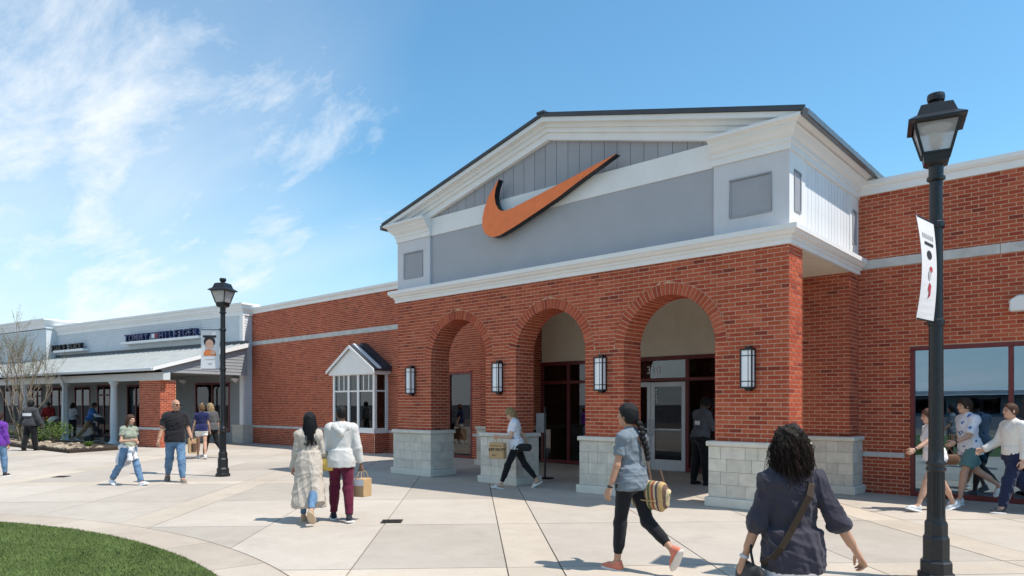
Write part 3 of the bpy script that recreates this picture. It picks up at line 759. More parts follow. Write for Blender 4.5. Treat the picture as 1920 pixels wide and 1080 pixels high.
wr = shop_window(-2.95, 1.45, YW, 2.62, [-1.50, 0.0], 'coated_glass')
letters('NIKE', .34, (-1.38, YW+.024, 1.64), 0, 'black_edge', wr, shear=.32, align='LEFT', bold=.014, spacing=.92)
def swoosh_pts(z0=0):
    Zp = [(1565, 103), (1340, 220), (1150, 325), (940, 435), (700, 560), (560, 630), (470, 678), (400, 705), (350, 715), (310, 695), (280, 640), (267, 560), (278, 480), (312, 375), (265, 450), (200, 570), (160, 690), (138, 800), (140, 890), (165, 950), (210, 985), (260, 993), (330, 970), (480, 880), (700, 735), (940, 570), (1180, 385), (1400, 225)]
    out = []
    for a, b in Zp:
        px, py = 880+a/5.683, 270+b/5.683; l = (px-960)/1307; vx = _F.x+_R.x*l; vy = _F.y+_R.y*l; d = 10.20/vy
        out.append((vx*d, 1.6+(759-py)*d/1307))
    return out
SWP = swoosh_pts(); sx = [p[0] for p in SWP]; sz = [p[1] for p in SWP]
def mini(par, x, y, z, width, m, sgn=1, yaw=0, name='emblem'):
    k = width/(max(sx)-min(sx)); mb = MB()
    mb.prism([((px-min(sx))*k, 0, (pz-min(sz))*k) for px, pz in SWP], (0, -.002, 0), (0, .002, 0))
    return mb.build(name, m, par, loc=(x, y, z), rz=yaw)
mini(wr, -1.40, YW+.024, 1.36, 1.0, 'black_edge')
wl = shop_window(-16.6, -14.64, YWL, 2.58, [-15.62], 'glass')
# display inside the right-hand window
dp = thing('display_plinth', 'pale display plinth behind the right-hand shop window', 'plinth', (-2.1, 14.6, .006))
MB().box(-.55, 1.9, -.2, .5, 0, .75).build('body', 'grey_panel', dp); MB().box(-.6, 1.95, -.25, .55, .75, .80).build('top', 'pale_panel', dp)
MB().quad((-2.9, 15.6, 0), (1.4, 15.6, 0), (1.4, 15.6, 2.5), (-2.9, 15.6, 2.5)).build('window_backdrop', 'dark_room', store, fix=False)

# ---- big emblem on the gable
em = thing('store_emblem', 'large orange curved tick emblem with black edges on the grey gable', 'emblem', (0, 0, 0))
eb = MB(); eb.prism([(x, 0, z) for x, z in SWP], (0, 10.205, 0), (0, 10.34, 0)); eb.build('return_edge', 'black_edge', em)
ef = MB(); ef.prism([(x, 0, z) for x, z in SWP], (0, 10.198, 0), (0, 10.2045, 0)); ef.build('face', 'orange_face', em)

# ---- bay window on the left wing
BX0, BX1, BY = -20.95, -18.58, 14.0
bay = MB().box(BX0, BX1, BY, YWL-.005, .66, .78).build('bay_window', 'white_trim', store)
bbk = MB(); core(bbk, (BX0, BY+.03, 0), (1, 0), (0, -1), 0, BX1-BX0, -.01, .66); core(bbk, (BX1-.03, BY, 0), (0, 1), (1, 0), .03, .6, -.01, .66)
core(bbk, (BX0+.03, YWL, 0), (0, -1), (-1, 0), 0, .57, -.01, .66)
bb_ = bbk.build('bay_base', 'mortar', bay, fix=False); PW['bay'] = bb_
n0 = len(BRICKS)
lay('bay', (BX0, BY+.03, 0), (1, 0), (0, -1), 0, BX1-BX0-.03, .004, .66); lay('bay', (BX1-.03, BY+.03, 0), (0, 1), (1, 0), .004, .57, .004, .66); lay('bay', (BX0, YWL, 0), (0, -1), (-1, 0), .004, .57, .004, .66)
mb_ = MB()
for (key, O, U, Nn, P, full) in BRICKS[n0:]:
    n = len(mb_.v); mb_.v += [place(O, U, Nn, u, 0, z) for u, z in P]+[place(O, U, Nn, u, -.014, z) for u, z in P]
    for f in ((0, 1, 2, 3), (4, 5, 1, 0), (5, 6, 2, 1), (6, 7, 3, 2), (7, 4, 0, 3)): mb_.f.append(tuple(n+q for q in f)); mb_.m.append(0)
mb_.build('brickwork', 'brick', bay, kind='stuff', fix=False)
ZB0, ZB1, ZR = .78, 2.66, 2.06
posts = [BX0+.05, BX0+.92, BX0+1.46, BX1-.05]
fm = MB()
for x in posts: fm.box(x-.05, x+.05, BY+.02, BY+.12, ZB0, ZB1)
for x, yy in ((BX1-.05, YWL-.06), (BX0+.05, YWL-.06)): fm.box(x-.05, x+.05, yy-.05, yy+.05, ZB0, ZB1)
fm.box(BX0, BX1, BY+.024, BY+.115, ZB1-.06, ZB1).box(BX1-.095, BX1-.005, BY+.12, YWL-.1, ZB1-.06, ZB1)
fm.box(BX0+.1, BX1-.1, BY+.03, BY+.1, ZR-.025, ZR+.025).box(BX1-.09, BX1-.02, BY+.12, YWL-.1, ZR-.025, ZR+.025)
fm.box(BX0+.1, BX1-.1, BY+.03, BY+.1, ZB0, ZB0+.05).box(BX1-.09, BX1-.02, BY+.12, YWL-.1, ZB0, ZB0+.05)
for a, b in ((posts[0], posts[1]), (posts[2], posts[3])):
    for k in (1, 2): x = a+(b-a)*k/3; fm.box(x-.02, x+.02, BY+.04, BY+.09, ZR+.025, ZB1-.06)
fm.build('window_frame', 'white_trim', bay)
for a, b in zip(posts[:-1], posts[1:]): MB().box(a+.05, b-.05, BY+.06, BY+.066, ZB0+.05, ZB1-.06).build('pane', 'glass', bay)
MB().box(BX1-.06, BX1-.054, BY+.12, YWL-.1, ZB0+.05, ZB1-.06).build('pane', 'glass', bay)
MB().box(BX0+.15, BX1-.6, YWL-.045, YWL-.035, ZB0, ZB1).build('blind', 'dark_room', bay)
MB().box(posts[2]+.06, posts[3]-.06, BY+.14, BY+.15, ZB0+.02, ZB1-.1).build('blind', 'white_trim', bay); MB().box(posts[0]+.06, posts[1]-.35, BY+.16, BY+.17, ZR+.02, ZB1-.1).build('blind', 'white_trim', bay); MB().box(posts[1]+.06, posts[1]+.28, BY+.16, BY+.17, ZB0+.02, ZB1-.1).build('curtain', 'pale_panel', bay)
bxc = (BX0+BX1)/2; ov = .14; ZP = 3.58
MB().prism([(BX0-ov+.02, 0, 2.62), (BX1+ov-.02, 0, 2.62), (BX1+ov-.02, 0, 2.74), (bxc, 0, ZP-.03), (BX0-ov+.02, 0, 2.74)], (0, BY-.07, 0), (0, YWL-.01, 0)).build('bay_gable', 'white_trim', bay)
for s in (-1, 1):
    hw = (BX1-BX0)/2+ov+.04
    sl_ = (ZP-2.76)/((BX1-BX0)/2+ov)
    def slab(dy0, dy1, h0, h1, m, nm):
        z = lambda x: ZP-sl_*x
        MB().prism([(bxc, 0, z(0)+h0), (bxc+s*hw, 0, z(hw)+h0), (bxc+s*hw, 0, z(hw)+h1), (bxc, 0, z(0)+h1)], (0, BY+dy0, 0), (0, BY+dy1, 0)).build(nm, m, bay)
    slab(-.13, .62, -.02, .05, 'roof_metal', 'bay_roof')
    slab(.03, .16, .052, .10, 'white_trim', 'roof_trim'); slab(.34, .60, .052, .14, 'roof_metal', 'roof_seam')
    slab(-.16, -.131, -.07, .03, 'white_trim', 'barge_board')
for key, m in bmb.items(): m.build('brickwork', 'brick', PW[key], kind='stuff', fix=False)
# ================================================================== the long low shop row on the left
T0 = Vector((-27.7, 14.16)); TU = Vector((-.988, -.1545)); TU.normalize(); TN = Vector((-TU.y*1, TU.x)); 
TN = Vector((.1545, -.988)).normalized()
row = thing('shop_row', 'pale blue sided shop row with metal porch roof and round columns', 'building', (T0.x, T0.y, 0), math.atan2(TU.y, TU.x))
# local frame of the row: +x along the front (away from the store), outward normal is +y after the turn
_q = Vector((-math.sin(math.atan2(TU.y, TU.x)), math.cos(math.atan2(TU.y, TU.x))))
SG = 1 if _q.dot(TN) > 0 else -1
def F(t, o, z): return (t, SG*o, z)
def rbox(mb, t0, t1, o0, o1, z0, z1, mi=0): return mb.box(t0, t1, o0, o1, z0, z1, mi, fr=F)
def lapwall(mb, t0, t1, o, z0, z1, pitch=.115, holes=()):
    ts = sorted({t0, t1, *[h for hh in holes for h in hh[:2] if t0 < h < t1]})
    n = max(1, round((z1-z0)/pitch))
    for i in range(n):
        a = z0+(z1-z0)*i/n; b = z0+(z1-z0)*(i+1)/n
        for j in range(len(ts)-1):
            tm = (ts[j]+ts[j+1])/2
            if any(h[0] < tm < h[1] and h[2] < (a+b)/2 < h[3] for h in holes): continue
            mb.quad(F(ts[j], o+.018, a), F(ts[j+1], o+.018, a), F(ts[j+1], o, b), F(ts[j], o, b))
            mb.quad(F(ts[j], o-.002, a), F(ts[j+1], o-.002, a), F(ts[j+1], o+.018, a), F(ts[j], o+.018, a))
RZ = 5.33
up = MB(); lapwall(up, 0, 15.9, 0, 3.0, RZ); up.build('siding_wall', 'siding', row, fix=False)
wins = [(.85, 3.3, .45, 2.55), (4.9, 6.6, .45, 2.55), (7.3, 8.9, .45, 2.55), (9.8, 11.7, 0.05, 2.6), (12.4, 14.0, .45, 2.55), (14.8, 16.6, .45, 2.55), (17.6, 19.4, .05, 2.6), (20.4, 22.4, .45, 2.55)]
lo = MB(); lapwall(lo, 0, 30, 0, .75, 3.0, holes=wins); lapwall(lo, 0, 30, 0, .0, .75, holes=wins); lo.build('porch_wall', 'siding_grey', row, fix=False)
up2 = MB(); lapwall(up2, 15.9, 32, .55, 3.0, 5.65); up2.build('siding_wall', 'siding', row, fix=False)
# end face towards the store, lit by the sun
ef_ = MB()
n = 42
for i in range(n):
    a = .76+(RZ-.76)*i/n; b = .76+(RZ-.76)*(i+1)/n
    ef_.quad(F(-.02, 0, a), F(-.02, -.7, a), F(0, -.7, b), F(0, 0, b)); ef_.quad(F(0, 0, a), F(0, -.7, a), F(-.02, -.7, a), F(-.02, 0, a))
ef_.build('end_wall', 'siding', row, fix=False)
c = MB(); rbox(c, -.05, .16, -.06, .035, .76, RZ); c.build('corner_board', 'white_trim', row)
c = MB(); rbox(c, -.08, .62, -.7, .06, 0, .70); rbox(c, -.11, .65, -.7, .09, .70, .77); c.build('stone_footing', 'stone', row)
for (t0, t1, z0, z1) in wins:
    f = MB(); tt = .08
    rbox(f, t0, t1, -.03, .04, z1-tt, z1); rbox(f, t0, t1, -.028, .038, z0, z0+tt)
    k = 3 if z0 > .1 else 4
    for i in range(k): x = t0+tt/2+(t1-t0-tt)*i/(k-1); rbox(f, x-tt/2, x+tt/2, -.026, .036, z0+tt, z1-tt)
    if z0 < .1: rbox(f, t0+tt, t1-tt, -.02, .03, 2.05, 2.13)
    wf = f.build('window' if z0 > .1 else 'shop_door', 'red_frame', row)
    for i in range(k-1):
        a = t0+tt/2+(t1-t0-tt)*i/(k-1)+tt/2; b = t0+tt/2+(t1-t0-tt)*(i+1)/(k-1)-tt/2
        p = MB(); rbox(p, a, b, -.004, .002, z0+tt, z1-tt); p.build('pane', 'dark_glass', wf)
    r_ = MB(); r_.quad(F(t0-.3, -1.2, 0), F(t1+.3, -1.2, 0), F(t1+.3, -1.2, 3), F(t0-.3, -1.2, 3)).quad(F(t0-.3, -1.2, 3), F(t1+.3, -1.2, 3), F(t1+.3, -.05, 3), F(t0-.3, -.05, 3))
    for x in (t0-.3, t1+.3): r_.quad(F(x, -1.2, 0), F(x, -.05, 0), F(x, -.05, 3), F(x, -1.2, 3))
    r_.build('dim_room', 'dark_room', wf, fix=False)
# crown mouldings and parapet
cr = [(0, RZ), (.04, RZ), (.04, RZ+.17), (.07, RZ+.18), (.12, RZ+.27), (.16, RZ+.28), (.16, RZ+.36), (.24, RZ+.42), (.24, RZ+.49), (-.7, RZ+.49), (-.7, RZ), (0, RZ)]
def tsweep(path, prof, nm, m, par=row):
    s_ = sweep([(a, SG*b) for a, b in path], [(SG*-1*o, z) if False else (o, z) for o, z in prof]); return s_.build(nm, m, par)
pth = [(-.02, -.66), (-.02, 0), (15.95, 0)]
if SG < 0: pth = pth       # outside on the right of travel for SG<0 handled below
def side_ok(path):
    P = [Vector((a, SG*b)) for a, b in path]; d = (P[-1]-P[-2]); nrm = Vector((d.y, -d.x)); return nrm.y*SG > 0
tsweep(pth if side_ok(pth) else pth[::-1], cr, 'crown_moulding', 'white_trim')
cr2 = [(o, z+.36) for o, z in cr]; p2_ = [(15.88, -2.6), (15.88, .55), (32, .55)]
tsweep(p2_ if side_ok(p2_) else p2_[::-1], cr2, 'crown_moulding', 'white_trim')
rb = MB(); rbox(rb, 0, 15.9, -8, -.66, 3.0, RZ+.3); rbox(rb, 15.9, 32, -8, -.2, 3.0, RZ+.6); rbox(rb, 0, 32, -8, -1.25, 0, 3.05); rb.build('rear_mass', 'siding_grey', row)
eu = MB(); rbox(eu, 15.9, 15.95, -2.6, .55, 3.2, 5.7); eu.build('end_wall', 'siding', row)
# porch: beam, roof, columns, brick corner pier
bm_ = MB(); rbox(bm_, -.32, 32, 3.35, 3.62, 2.53, 2.81); bm_.build('porch_beam', 'column_paint', row)
EZ, WZ, EO = 2.90, 4.08, 4.02
pr_ = MB(); pr_.prism([F(-.4, EO, EZ), F(-.4, .02, WZ), F(-.4, .02, WZ+.05), F(-.4, EO, EZ+.05)], (0, 0, 0), (32.4, 0, 0)); prf = pr_.build('porch_roof', 'porch_roof', row)
for k in range(72):
    t = -.38+k*.42
    MB().prism([F(t, EO, EZ+.05), F(t, .02, WZ+.05), F(t, .02, WZ+.085), F(t, EO, EZ+.085)], (0, 0, 0), (.03, 0, 0)).build('roof_seam', 'porch_roof', prf)
fl = MB(); rbox(fl, -.4, 32, .0, .09, WZ+.03, WZ+.17); fl.build('roof_flashing', 'roof_metal', row)
gt = MB(); rbox(gt, -.4, 32, EO-.02, EO+.10, EZ-.05, EZ+.06); gt.build('gutter', 'column_paint', row, bevel=.015)
rk = MB(); rk.prism([F(-.45, EO+.06, EZ-.05), F(-.45, .02, WZ-.10), F(-.45, .02, WZ+.06), F(-.45, EO+.06, EZ+.07)], (0, 0, 0), (.045, 0, 0)); rk.build('barge_board', 'white_trim', row)
ge_ = MB()
for i in range(10):
    a = 2.81+(WZ-2.81)*i/10; b = 2.81+(WZ-2.81)*(i+1)/10; oo = lambda z: 3.6 if z < EZ else max(.02, EO-(z-EZ)/(WZ-EZ)*(EO-.02)-.12)
    ge_.quad(F(-.3, 0, a), F(-.3, oo(a), a), F(-.285, oo(b), b), F(-.285, 0, b)); ge_.quad(F(-.285, 0, a), F(-.285, oo(a), a), F(-.3, oo(a), a), F(-.3, 0, a))
ge_.build('porch_gable', 'siding_grey', row, fix=False)
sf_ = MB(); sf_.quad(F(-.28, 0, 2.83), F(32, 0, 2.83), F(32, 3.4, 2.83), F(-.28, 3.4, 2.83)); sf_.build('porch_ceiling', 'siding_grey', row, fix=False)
cs = MB().lathe([(.19, 0), (.19, .10), (.17, .13), (.145, .17), (.135, .25), (.142, 1.0), (.118, 2.33), (.118, 2.36), (.14, 2.38), (.14, 2.41), (.16, 2.44), (.19, 2.47), (.19, 2.53)], 20); cme = cs.mesh('column', 'column_paint', True)
sme = MB().box(-.24, .24, -.24, .24, -.02, .06).mesh('column_base', 'column_paint')
for t in (3.4, 7.38, 11.16, 15.0, 18.9, 22.8):
    o = add('column', cme, row, loc=F(t, 3.48, 0)); o2 = add('column_base', sme, o)
dsp = MB().tube([F(7.0, 3.9, 2.86), F(7.05, 3.72, 2.6), F(7.15, 3.66, 2.4), F(7.15, 3.66, .1)], .045, 8).build('downspout', 'column_paint', row)
pk = MB(); n0 = len(BRICKS)
for (O, U, Nn, Lh) in (((1.34, SG*3.6, 0), (-1, 0), (0, SG), 1.42), ((-.08, SG*3.6, 0), (0, -SG), (-1, 0), .62), ((1.34, SG*2.98, 0), (0, SG), (1, 0), .62)):
    core(pk, O, U, Nn, 0, Lh, -.01, 2.53); lay('rowpier', O, U, Nn, .004, Lh, .004, 2.53)
pko = pk.build('brick_pier', 'mortar', row, fix=False); mb_ = MB()
for (key, O, U, Nn, P, full) in BRICKS[n0:]:
    n = len(mb_.v); mb_.v += [place(O, U, Nn, u, 0, z) for u, z in P]+[place(O, U, Nn, u, -.014, z) for u, z in P]
    for f in ((0, 1, 2, 3), (4, 5, 1, 0), (5, 6, 2, 1), (6, 7, 3, 2), (7, 4, 0, 3)): mb_.f.append(tuple(n+q for q in f)); mb_.m.append(0)
mb_.build('brickwork', 'brick', pko, kind='stuff', fix=False)
pb_ = MB(); rbox(pb_, -.11, 1.37, 2.95, 3.63, .66, .75); pb_.build('band_stone', 'band_concrete', pko)
# wall sconces of the row
def half_bowl(lab, t, z):
    p = T0+TU*t+TN*.03
    s_ = thing('wall_sconce', lab, 'wall lamp', (p.x, p.y, z), math.atan2(TU.y, TU.x), 'bowl sconces under the porch')
    m = MB(); prof = [(.02, -.16), (.10, -.14), (.17, -.08), (.20, 0)]
    m.lathe(prof, 16, (0, SG*.02)); m.build('bowl', 'white_print', s_, smooth=True)
    MB().box(-.06, .06, -.03, .03, -.2, .04).build('wall_plate', 'aluminium', s_)
half_bowl('white bowl sconce between the porch gable and the red framed window', 4.15, 2.72)
half_bowl('white bowl sconce near the corner board behind the lamp post', .42, 2.72)
# sign ledges with standing letters
def sign(lab, t0, t1, z, items, m, grp=None):
    p = T0+TU*((t0+t1)/2)+TN*.02
    rz = math.atan2(-TU.y, -TU.x)
    s_ = thing('shop_sign', lab, 'shop sign', (p.x, p.y, z), rz)
    W2 = (t1-t0)/2
    MB().box(-W2-.15, W2+.15, -.34, -.0, -.11, 0).build('ledge', 'white_trim', s_)
    for (tx, sz, x, dz, mm_, kw) in items:
        me = text_mesh(tx, sz, .16, **kw); me.materials.clear(); me.materials.append(MATS[mm_])
        vs = [v.co.x for v in me.vertices]
        o = bpy.data.objects.new('letter', me); COL.objects.link(o); o.parent = s_; o.rotation_euler = (R(90), 0, 0); o.location = (x, -.2, dz)
    return s_
def word(tx, x0, x1, sz, m):
    """one letter object per character, spread over x0..x1"""
    out = []; n = len(tx)
    for i, ch in enumerate(tx):
        if ch != ' ': out.append((ch, sz, x0+(x1-x0)*(i+.5)/n, .0, m, dict(bold=.012)))
    return out
s1 = sign('dark blue standing letters on a white ledge above the porch roof', 2.7, 8.7, 4.60, word('TOMMY', -2.98, -.85, .50, 'navy_letter')+word('HILFIGER', .0, 2.98, .50, 'navy_letter'), 'navy_letter')
fl_ = MB().box(-.72, -.12, -.22, -.16, .0, .36).build('flag_logo', 'navy_letter', s1)
MB().box(-.67, -.42, -.224, -.2215, .08, .28).build('flag_field', 'white_print', fl_); MB().box(-.42, -.17, -.2245, -.222, .08, .28).build('flag_field', 'crimson', fl_)
s2 = sign('black standing letters half hidden behind the bare tree', 12.6, 15.4, 4.48, word('HOUSE', -2.6, -.3, .42, 'black_edge')+word('BLACK', -.1, 1.25, .42, 'black_edge'), 'black_edge')
# ================================================================== lamp posts
def lamp_post(lab, loc, rz):
    t = thing('lamp_post', lab, 'lamp post', loc, rz, 'lantern lamp posts on the plaza')
    o8 = [(.16, 0), (.16, .06), (.135, .075), (.135, .17), (.12, .185), (.112, .20), (.112, .39), (.105, .40), (.098, .42), (.098, .52), (.09, .54)]
    MB().lathe(o8, 8, rot=R(22.5)).build('base', 'black_metal', t)
    f = MB(); seg = 48; pr = []
    for z, r in ((.53, .080), (.56, .076), (.60, .074), (.98, .070), (1.0, .070)): pr.append((r, z))
    n0 = len(f.v)
    for i in range(seg):
        a = 2*math.pi*i/seg
        for q, (r, z) in enumerate(pr):
            rr = r-(.009 if (i % 4 in (1, 2) and 1 < q < 4) else 0); f.v.append((rr*math.cos(a), rr*math.sin(a), z))
    k = len(pr)
    for i in range(seg):
        j = (i+1) % seg
        for q in range(k-1): f.f.append((n0+i*k+q, n0+j*k+q, n0+j*k+q+1, n0+i*k+q+1)); f.m.append(0)
    f.build('fluted_shaft', 'black_metal', t)
    MB().lathe([(.07, .99), (.082, 1.0), (.082, 1.02), (.074, 1.03), (.074, 1.045), (.08, 1.05), (.08, 1.075), (.064, 1.09), (.062, 1.2), (.053, 3.62), (.053, 3.66)], 24).build('pole', 'black_metal', t, smooth=True)
    MB().lathe([(.055, 3.64), (.075, 3.65), (.075, 3.675), (.06, 3.68), (.06, 3.78), (.08, 3.80)], 16).build('neck', 'black_metal', t)
    ln = MB()     # lantern frame: cup, corner bars, flared hood, chimney cap
    def ring(h0, z0, h1, z1):
        for i in range(4):
            a = [(1, 1), (-1, 1), (-1, -1), (1, -1)]; p, q = a[i], a[(i+1) % 4]
            ln.quad((p[0]*h0, p[1]*h0, z0), (q[0]*h0, q[1]*h0, z0), (q[0]*h1, q[1]*h1, z1), (p[0]*h1, p[1]*h1, z1))
    ring(.055, 3.77, .105, 3.80); ring(.105, 3.80, .118, 3.885); ln.quad((-.118, -.118, 3.884), (.118, -.118, 3.884), (.118, .118, 3.884), (-.118, .118, 3.884))
    hb, ht, zb, zt = .118, .195, 3.88, 4.155
    for sx_ in (-1, 1):
        for sy_ in (-1, 1): ln.tube([(sx_*hb, sy_*hb, zb), (sx_*ht, sy_*ht, zt)], .014, 6)
    ring(.205, 4.135, .245, 4.15); ring(.245, 4.15, .245, 4.165); ring(.245, 4.165, .17, 4.215); ring(.17, 4.215, .135, 4.31); ring(.135, 4.31, .10, 4.325)
    ln.quad((-.10, -.10, 4.325), (.10, -.10, 4.325), (.10, .10, 4.325), (-.10, .10, 4.325))
    for sx_, sy_ in ((1, 0), (-1, 0), (0, 1), (0, -1)):
        ln.tube([(sx_*hb-sy_*hb, sy_*hb+sx_*hb, zb), (sx_*hb+sy_*hb, sy_*hb-sx_*hb, zb)], .012, 4)
    lf = ln.build('lantern_frame', 'black_metal', t); lf.scale = (.92, .92, 1)
    MB().lathe([(.05, 4.32), (.05, 4.355), (.075, 4.37), (.08, 4.40), (.075, 4.43)], 16).build('chimney_cap', 'black_metal', lf)
    for i in range(4):
        a = [(1, 1), (-1, 1), (-1, -1), (1, -1)]; p, q = a[i], a[(i+1) % 4]; e = .006
        g = MB().quad((p[0]*(hb-e), p[1]*(hb-e), zb), (q[0]*(hb-e), q[1]*(hb-e), zb), (q[0]*(ht-e), q[1]*(ht-e), zt-.02), (p[0]*(ht-e), p[1]*(ht-e), zt-.02))
        g.build('lantern_pane', 'lantern_glass', lf, fix=False)
    MB().lathe([(.03, 3.88), (.03, 3.93), (.055, 3.96), (.06, 4.05), (.03, 4.09)], 12).build('bulb', 'lamp_panel', lf, smooth=True)
    MB().lathe([(.11, 4.10), (.14, 4.13)], 12).build('reflector', 'aluminium', lf)
    return t
lampA = lamp_post('tall black lantern lamp post in front on the right', (-1.355, 7.32, 0), R(14))
lampB = copy_tree(lampA, (-15.23, 7.32, 0), R(28), 'slim black lantern lamp post farther back on the left')
for i, (x, y) in enumerate(((3.2, -6.0), (-9.5, -15.5))):
    copy_tree(lampA, (x, y, 0), R(20+i*30), ('black lantern lamp post reflected in the right shop window', 'black lantern lamp post far across the plaza behind the lawn')[i])
def banner(lab, post, ang, z1, h, wd, bow, content):
    t = thing('banner', lab, 'banner', post, ang)
    for z in (z1, z1-h):
        MB().tube([(0, 0, z), (wd+.06, 0, z)], .009, 6).build('bracket_arm', 'black_metal', t)
        MB().lathe([(.066, z-.03), (.07, z-.02), (.07, z+.02), (.066, z+.03)], 14, cap=False).build('bracket_clamp', 'black_metal', t)
    m = MB(); n = 14; x0, x1 = .075, .075+wd
    off = lambda k: bow*math.sin(math.pi*k/n)
    for s in (0, .003):
        for k in range(n):
            za, zb_ = z1-h*k/n, z1-h*(k+1)/n
            m.quad((x0, off(k)*.6+s, za), (x1, off(k)+s, za), (x1, off(k+1)+s, zb_), (x0, off(k+1)*.6+s, zb_))
    sh = m.build('banner_cloth', 'white_print', t, fix=False)
    for (nm, mm_, pts, sd_) in content:
        for s2_ in sd_:
            g = MB(); P = []
            for (u, v) in pts:
                kk = v*n; b = bow*math.sin(math.pi*v); x = x0+(x1-x0)*u
                P.append((x, b*(.6+.4*u)+(-.004 if s2_ < 0 else .007), z1-h*v))
            g.quad(*P); g.build(nm, mm_, sh, fix=False)
    return t
mat('print_skin', (.62, .38, .28), .6); mat('print_orange', (.75, .22, .07), .6); mat('print_dark', (.03, .025, .03), .6); mat('print_red', (.45, .05, .06), .6); mat('print_grey', (.45, .45, .46), .6)
def ell(cx, cy, rx, ry, n=14): return [(cx+rx*math.cos(2*math.pi*i/n), cy+ry*math.sin(2*math.pi*i/n)) for i in range(n)]
rect = lambda a, b, c, d: [(a, c), (b, c), (b, d), (a, d)]
S2 = (-1, 1)
def strips(nm, mm_, a, b, c, d, n=4): return [(nm, mm_, rect(a, b, c+(d-c)*i/n, c+(d-c)*(i+1)/n), S2) for i in range(n)]
bcA = [('heading_bar', 'print_dark', rect(.2, .75, .235, .265), S2)]
for i in range(6): bcA.append(('heading_letter', 'print_grey', rect(.16+i*.12, .16+i*.12+.06, .15, .20), S2))
bcA += [('printed_shoe', 'print_dark', ell(.5, .36, .16, .045), S2), ('printed_figure', 'print_red', ell(.42, .50, .10, .03), S2), ('printed_figure', 'print_grey', ell(.50, .56, .09, .05), S2), ('printed_figure', 'print_red', [(.38, .66), (.5, .63), (.58, .70), (.48, .73), (.55, .79), (.40, .76)], S2)]
banner('white shopping banner bowed by the wind on the front lamp post', (-1.355, 7.32, 0), R(-97), 3.24, .89, .42, .045, bcA)
bcB = strips('portrait_ground', 'print_skin', .16, .84, .14, .64)
bcB = [('portrait_clothes', 'print_orange', [(.16, .66), (.28, .52), (.75, .50), (.86, .60), (.86, .66)], S2), ('portrait_hair', 'print_dark', ell(.54, .30, .31, .145), S2), ('portrait_hat', 'print_dark', rect(.18, .88, .14, .20), S2)]
bcB2 = [('portrait_face', 'print_skin', ell(.54, .37, .22, .125), S2), ('portrait_hand', 'print_skin', ell(.36, .58, .13, .05), S2)]
bcB3 = [('caption_line', 'print_grey', rect(.25, .75, .74, .755), S2), ('caption_line', 'print_grey', rect(.4, .6, .85, .88), S2)]
bB = banner('white portrait banner hanging on the far lamp post', (-15.23, 7.32, 0), R(222), 3.28, .88, .42, -.02, bcB+bcB3)
sh = [c for c in bB.children if c.name.startswith('banner_cloth')][0]
for (nm, mm_, pts, sd_) in bcB2:
    for s in (-1, 1):
        MB().quad(*[(.075+.42*u, -.02*math.sin(math.pi*v)*(.6+.4*u)+(-.008 if s < 0 else .011), 3.28-.88*v) for u, v in pts]).build(nm, mm_, sh, fix=False)
# ================================================================== box wall lamps on the arcade
def wall_lamp(lab, x, z):
    t = thing('box_wall_lamp', lab, 'wall lamp', (x, YF, z), 0, 'tall box wall lamps on the arcade piers')
    MB().box(-.09, .09, -.03, .0, -.40, .40).build('back_plate', 'black_metal', t)
    MB().box(-.10, .10, -.16, -.03, -.36, .36).build('light_panel', 'lamp_panel', t)
    f = MB()
    for sx_ in (-1, 1):
        for y in (-.165, -.035): f.box(sx_*.104-.012, sx_*.104+.012, y-.012, y+.012, -.37, .37)
    for z_ in (-.37, .37): f.box(-.12, .12, -.18, -.02, z_-.015, z_+.015)
    for z_ in (-.25, .25):
        f.box(-.106, .106, -.166, -.16, z_-.008, z_+.008); f.box(.10, .106, -.16, -.03, z_-.008, z_+.008); f.box(-.106, -.10, -.16, -.03, z_-.008, z_+.008)
    f.box(.03, .04, -.166, -.161, -.36, .36); f.build('cage', 'black_metal', t)
    for z_ in (-.40, .40): MB().box(-.05, .05, -.10, -.0, z_-.035, z_+.035).build('arm', 'black_metal', t)
    t.scale = (.84, .84, .78); return t
def px2x(px): l = (px-960)/1307; return (_F.x+_R.x*l)/(_F.y+_R.y*l)*(YF-.1)
for px, lab in ((768, 'tall white box wall lamp on the farthest left pier'), (931, 'tall white box wall lamp between the left and middle arches'), (1124, 'tall white box wall lamp between the middle and right arches'), (1401, 'tall white box wall lamp on the nearest pier right of the arches')):
    wall_lamp(lab, px2x(px), 2.15)
t = thing('flood_lamp', 'white wedge-shaped flood lamp above the right shop window', 'wall lamp', (-1.05, YW, 3.22))
MB().prism([(-.45, 0, -.13), (.45, 0, -.13), (.45, 0, .05), (.30, 0, .12), (-.34, 0, .12), (-.45, 0, .05)], (0, -.24, 0), (0, -.02, 0)).build('housing', 'white_trim', t, bevel=.02)
MB().box(-.12, .12, -.03, 0, -.08, .16).build('wall_plate', 'aluminium', t)
# ================================================================== posts and bins by the entrance
t = thing('sign_stand', 'black sign stand behind the second pier of the arcade', 'sign stand', (-9.52, 11.72, 0), R(20))
MB().box(-.16, .16, -.12, .12, 0, .03).build('foot', 'black_metal', t); MB().tube([(0, 0, .03), (0, 0, 1.55)], .022, 8).build('post', 'black_metal', t); MB().box(-.2, .02, -.012, .012, 1.0, 1.42).build('board', 'print_grey', t)
t = thing('litter_bin', 'black round litter bin half hidden behind the second pier', 'litter bin', (-12.0, 12.75, 0))
MB().lathe([(.2, 0), (.22, .03), (.24, .70), (.26, .72), (.26, .78), (.2, .82), (.14, .83)], 20).build('body', 'black_metal', t, smooth=True); MB().lathe([(.15, .80), (.15, .84), (.12, .86)], 16).build('lid', 'black_metal', t)
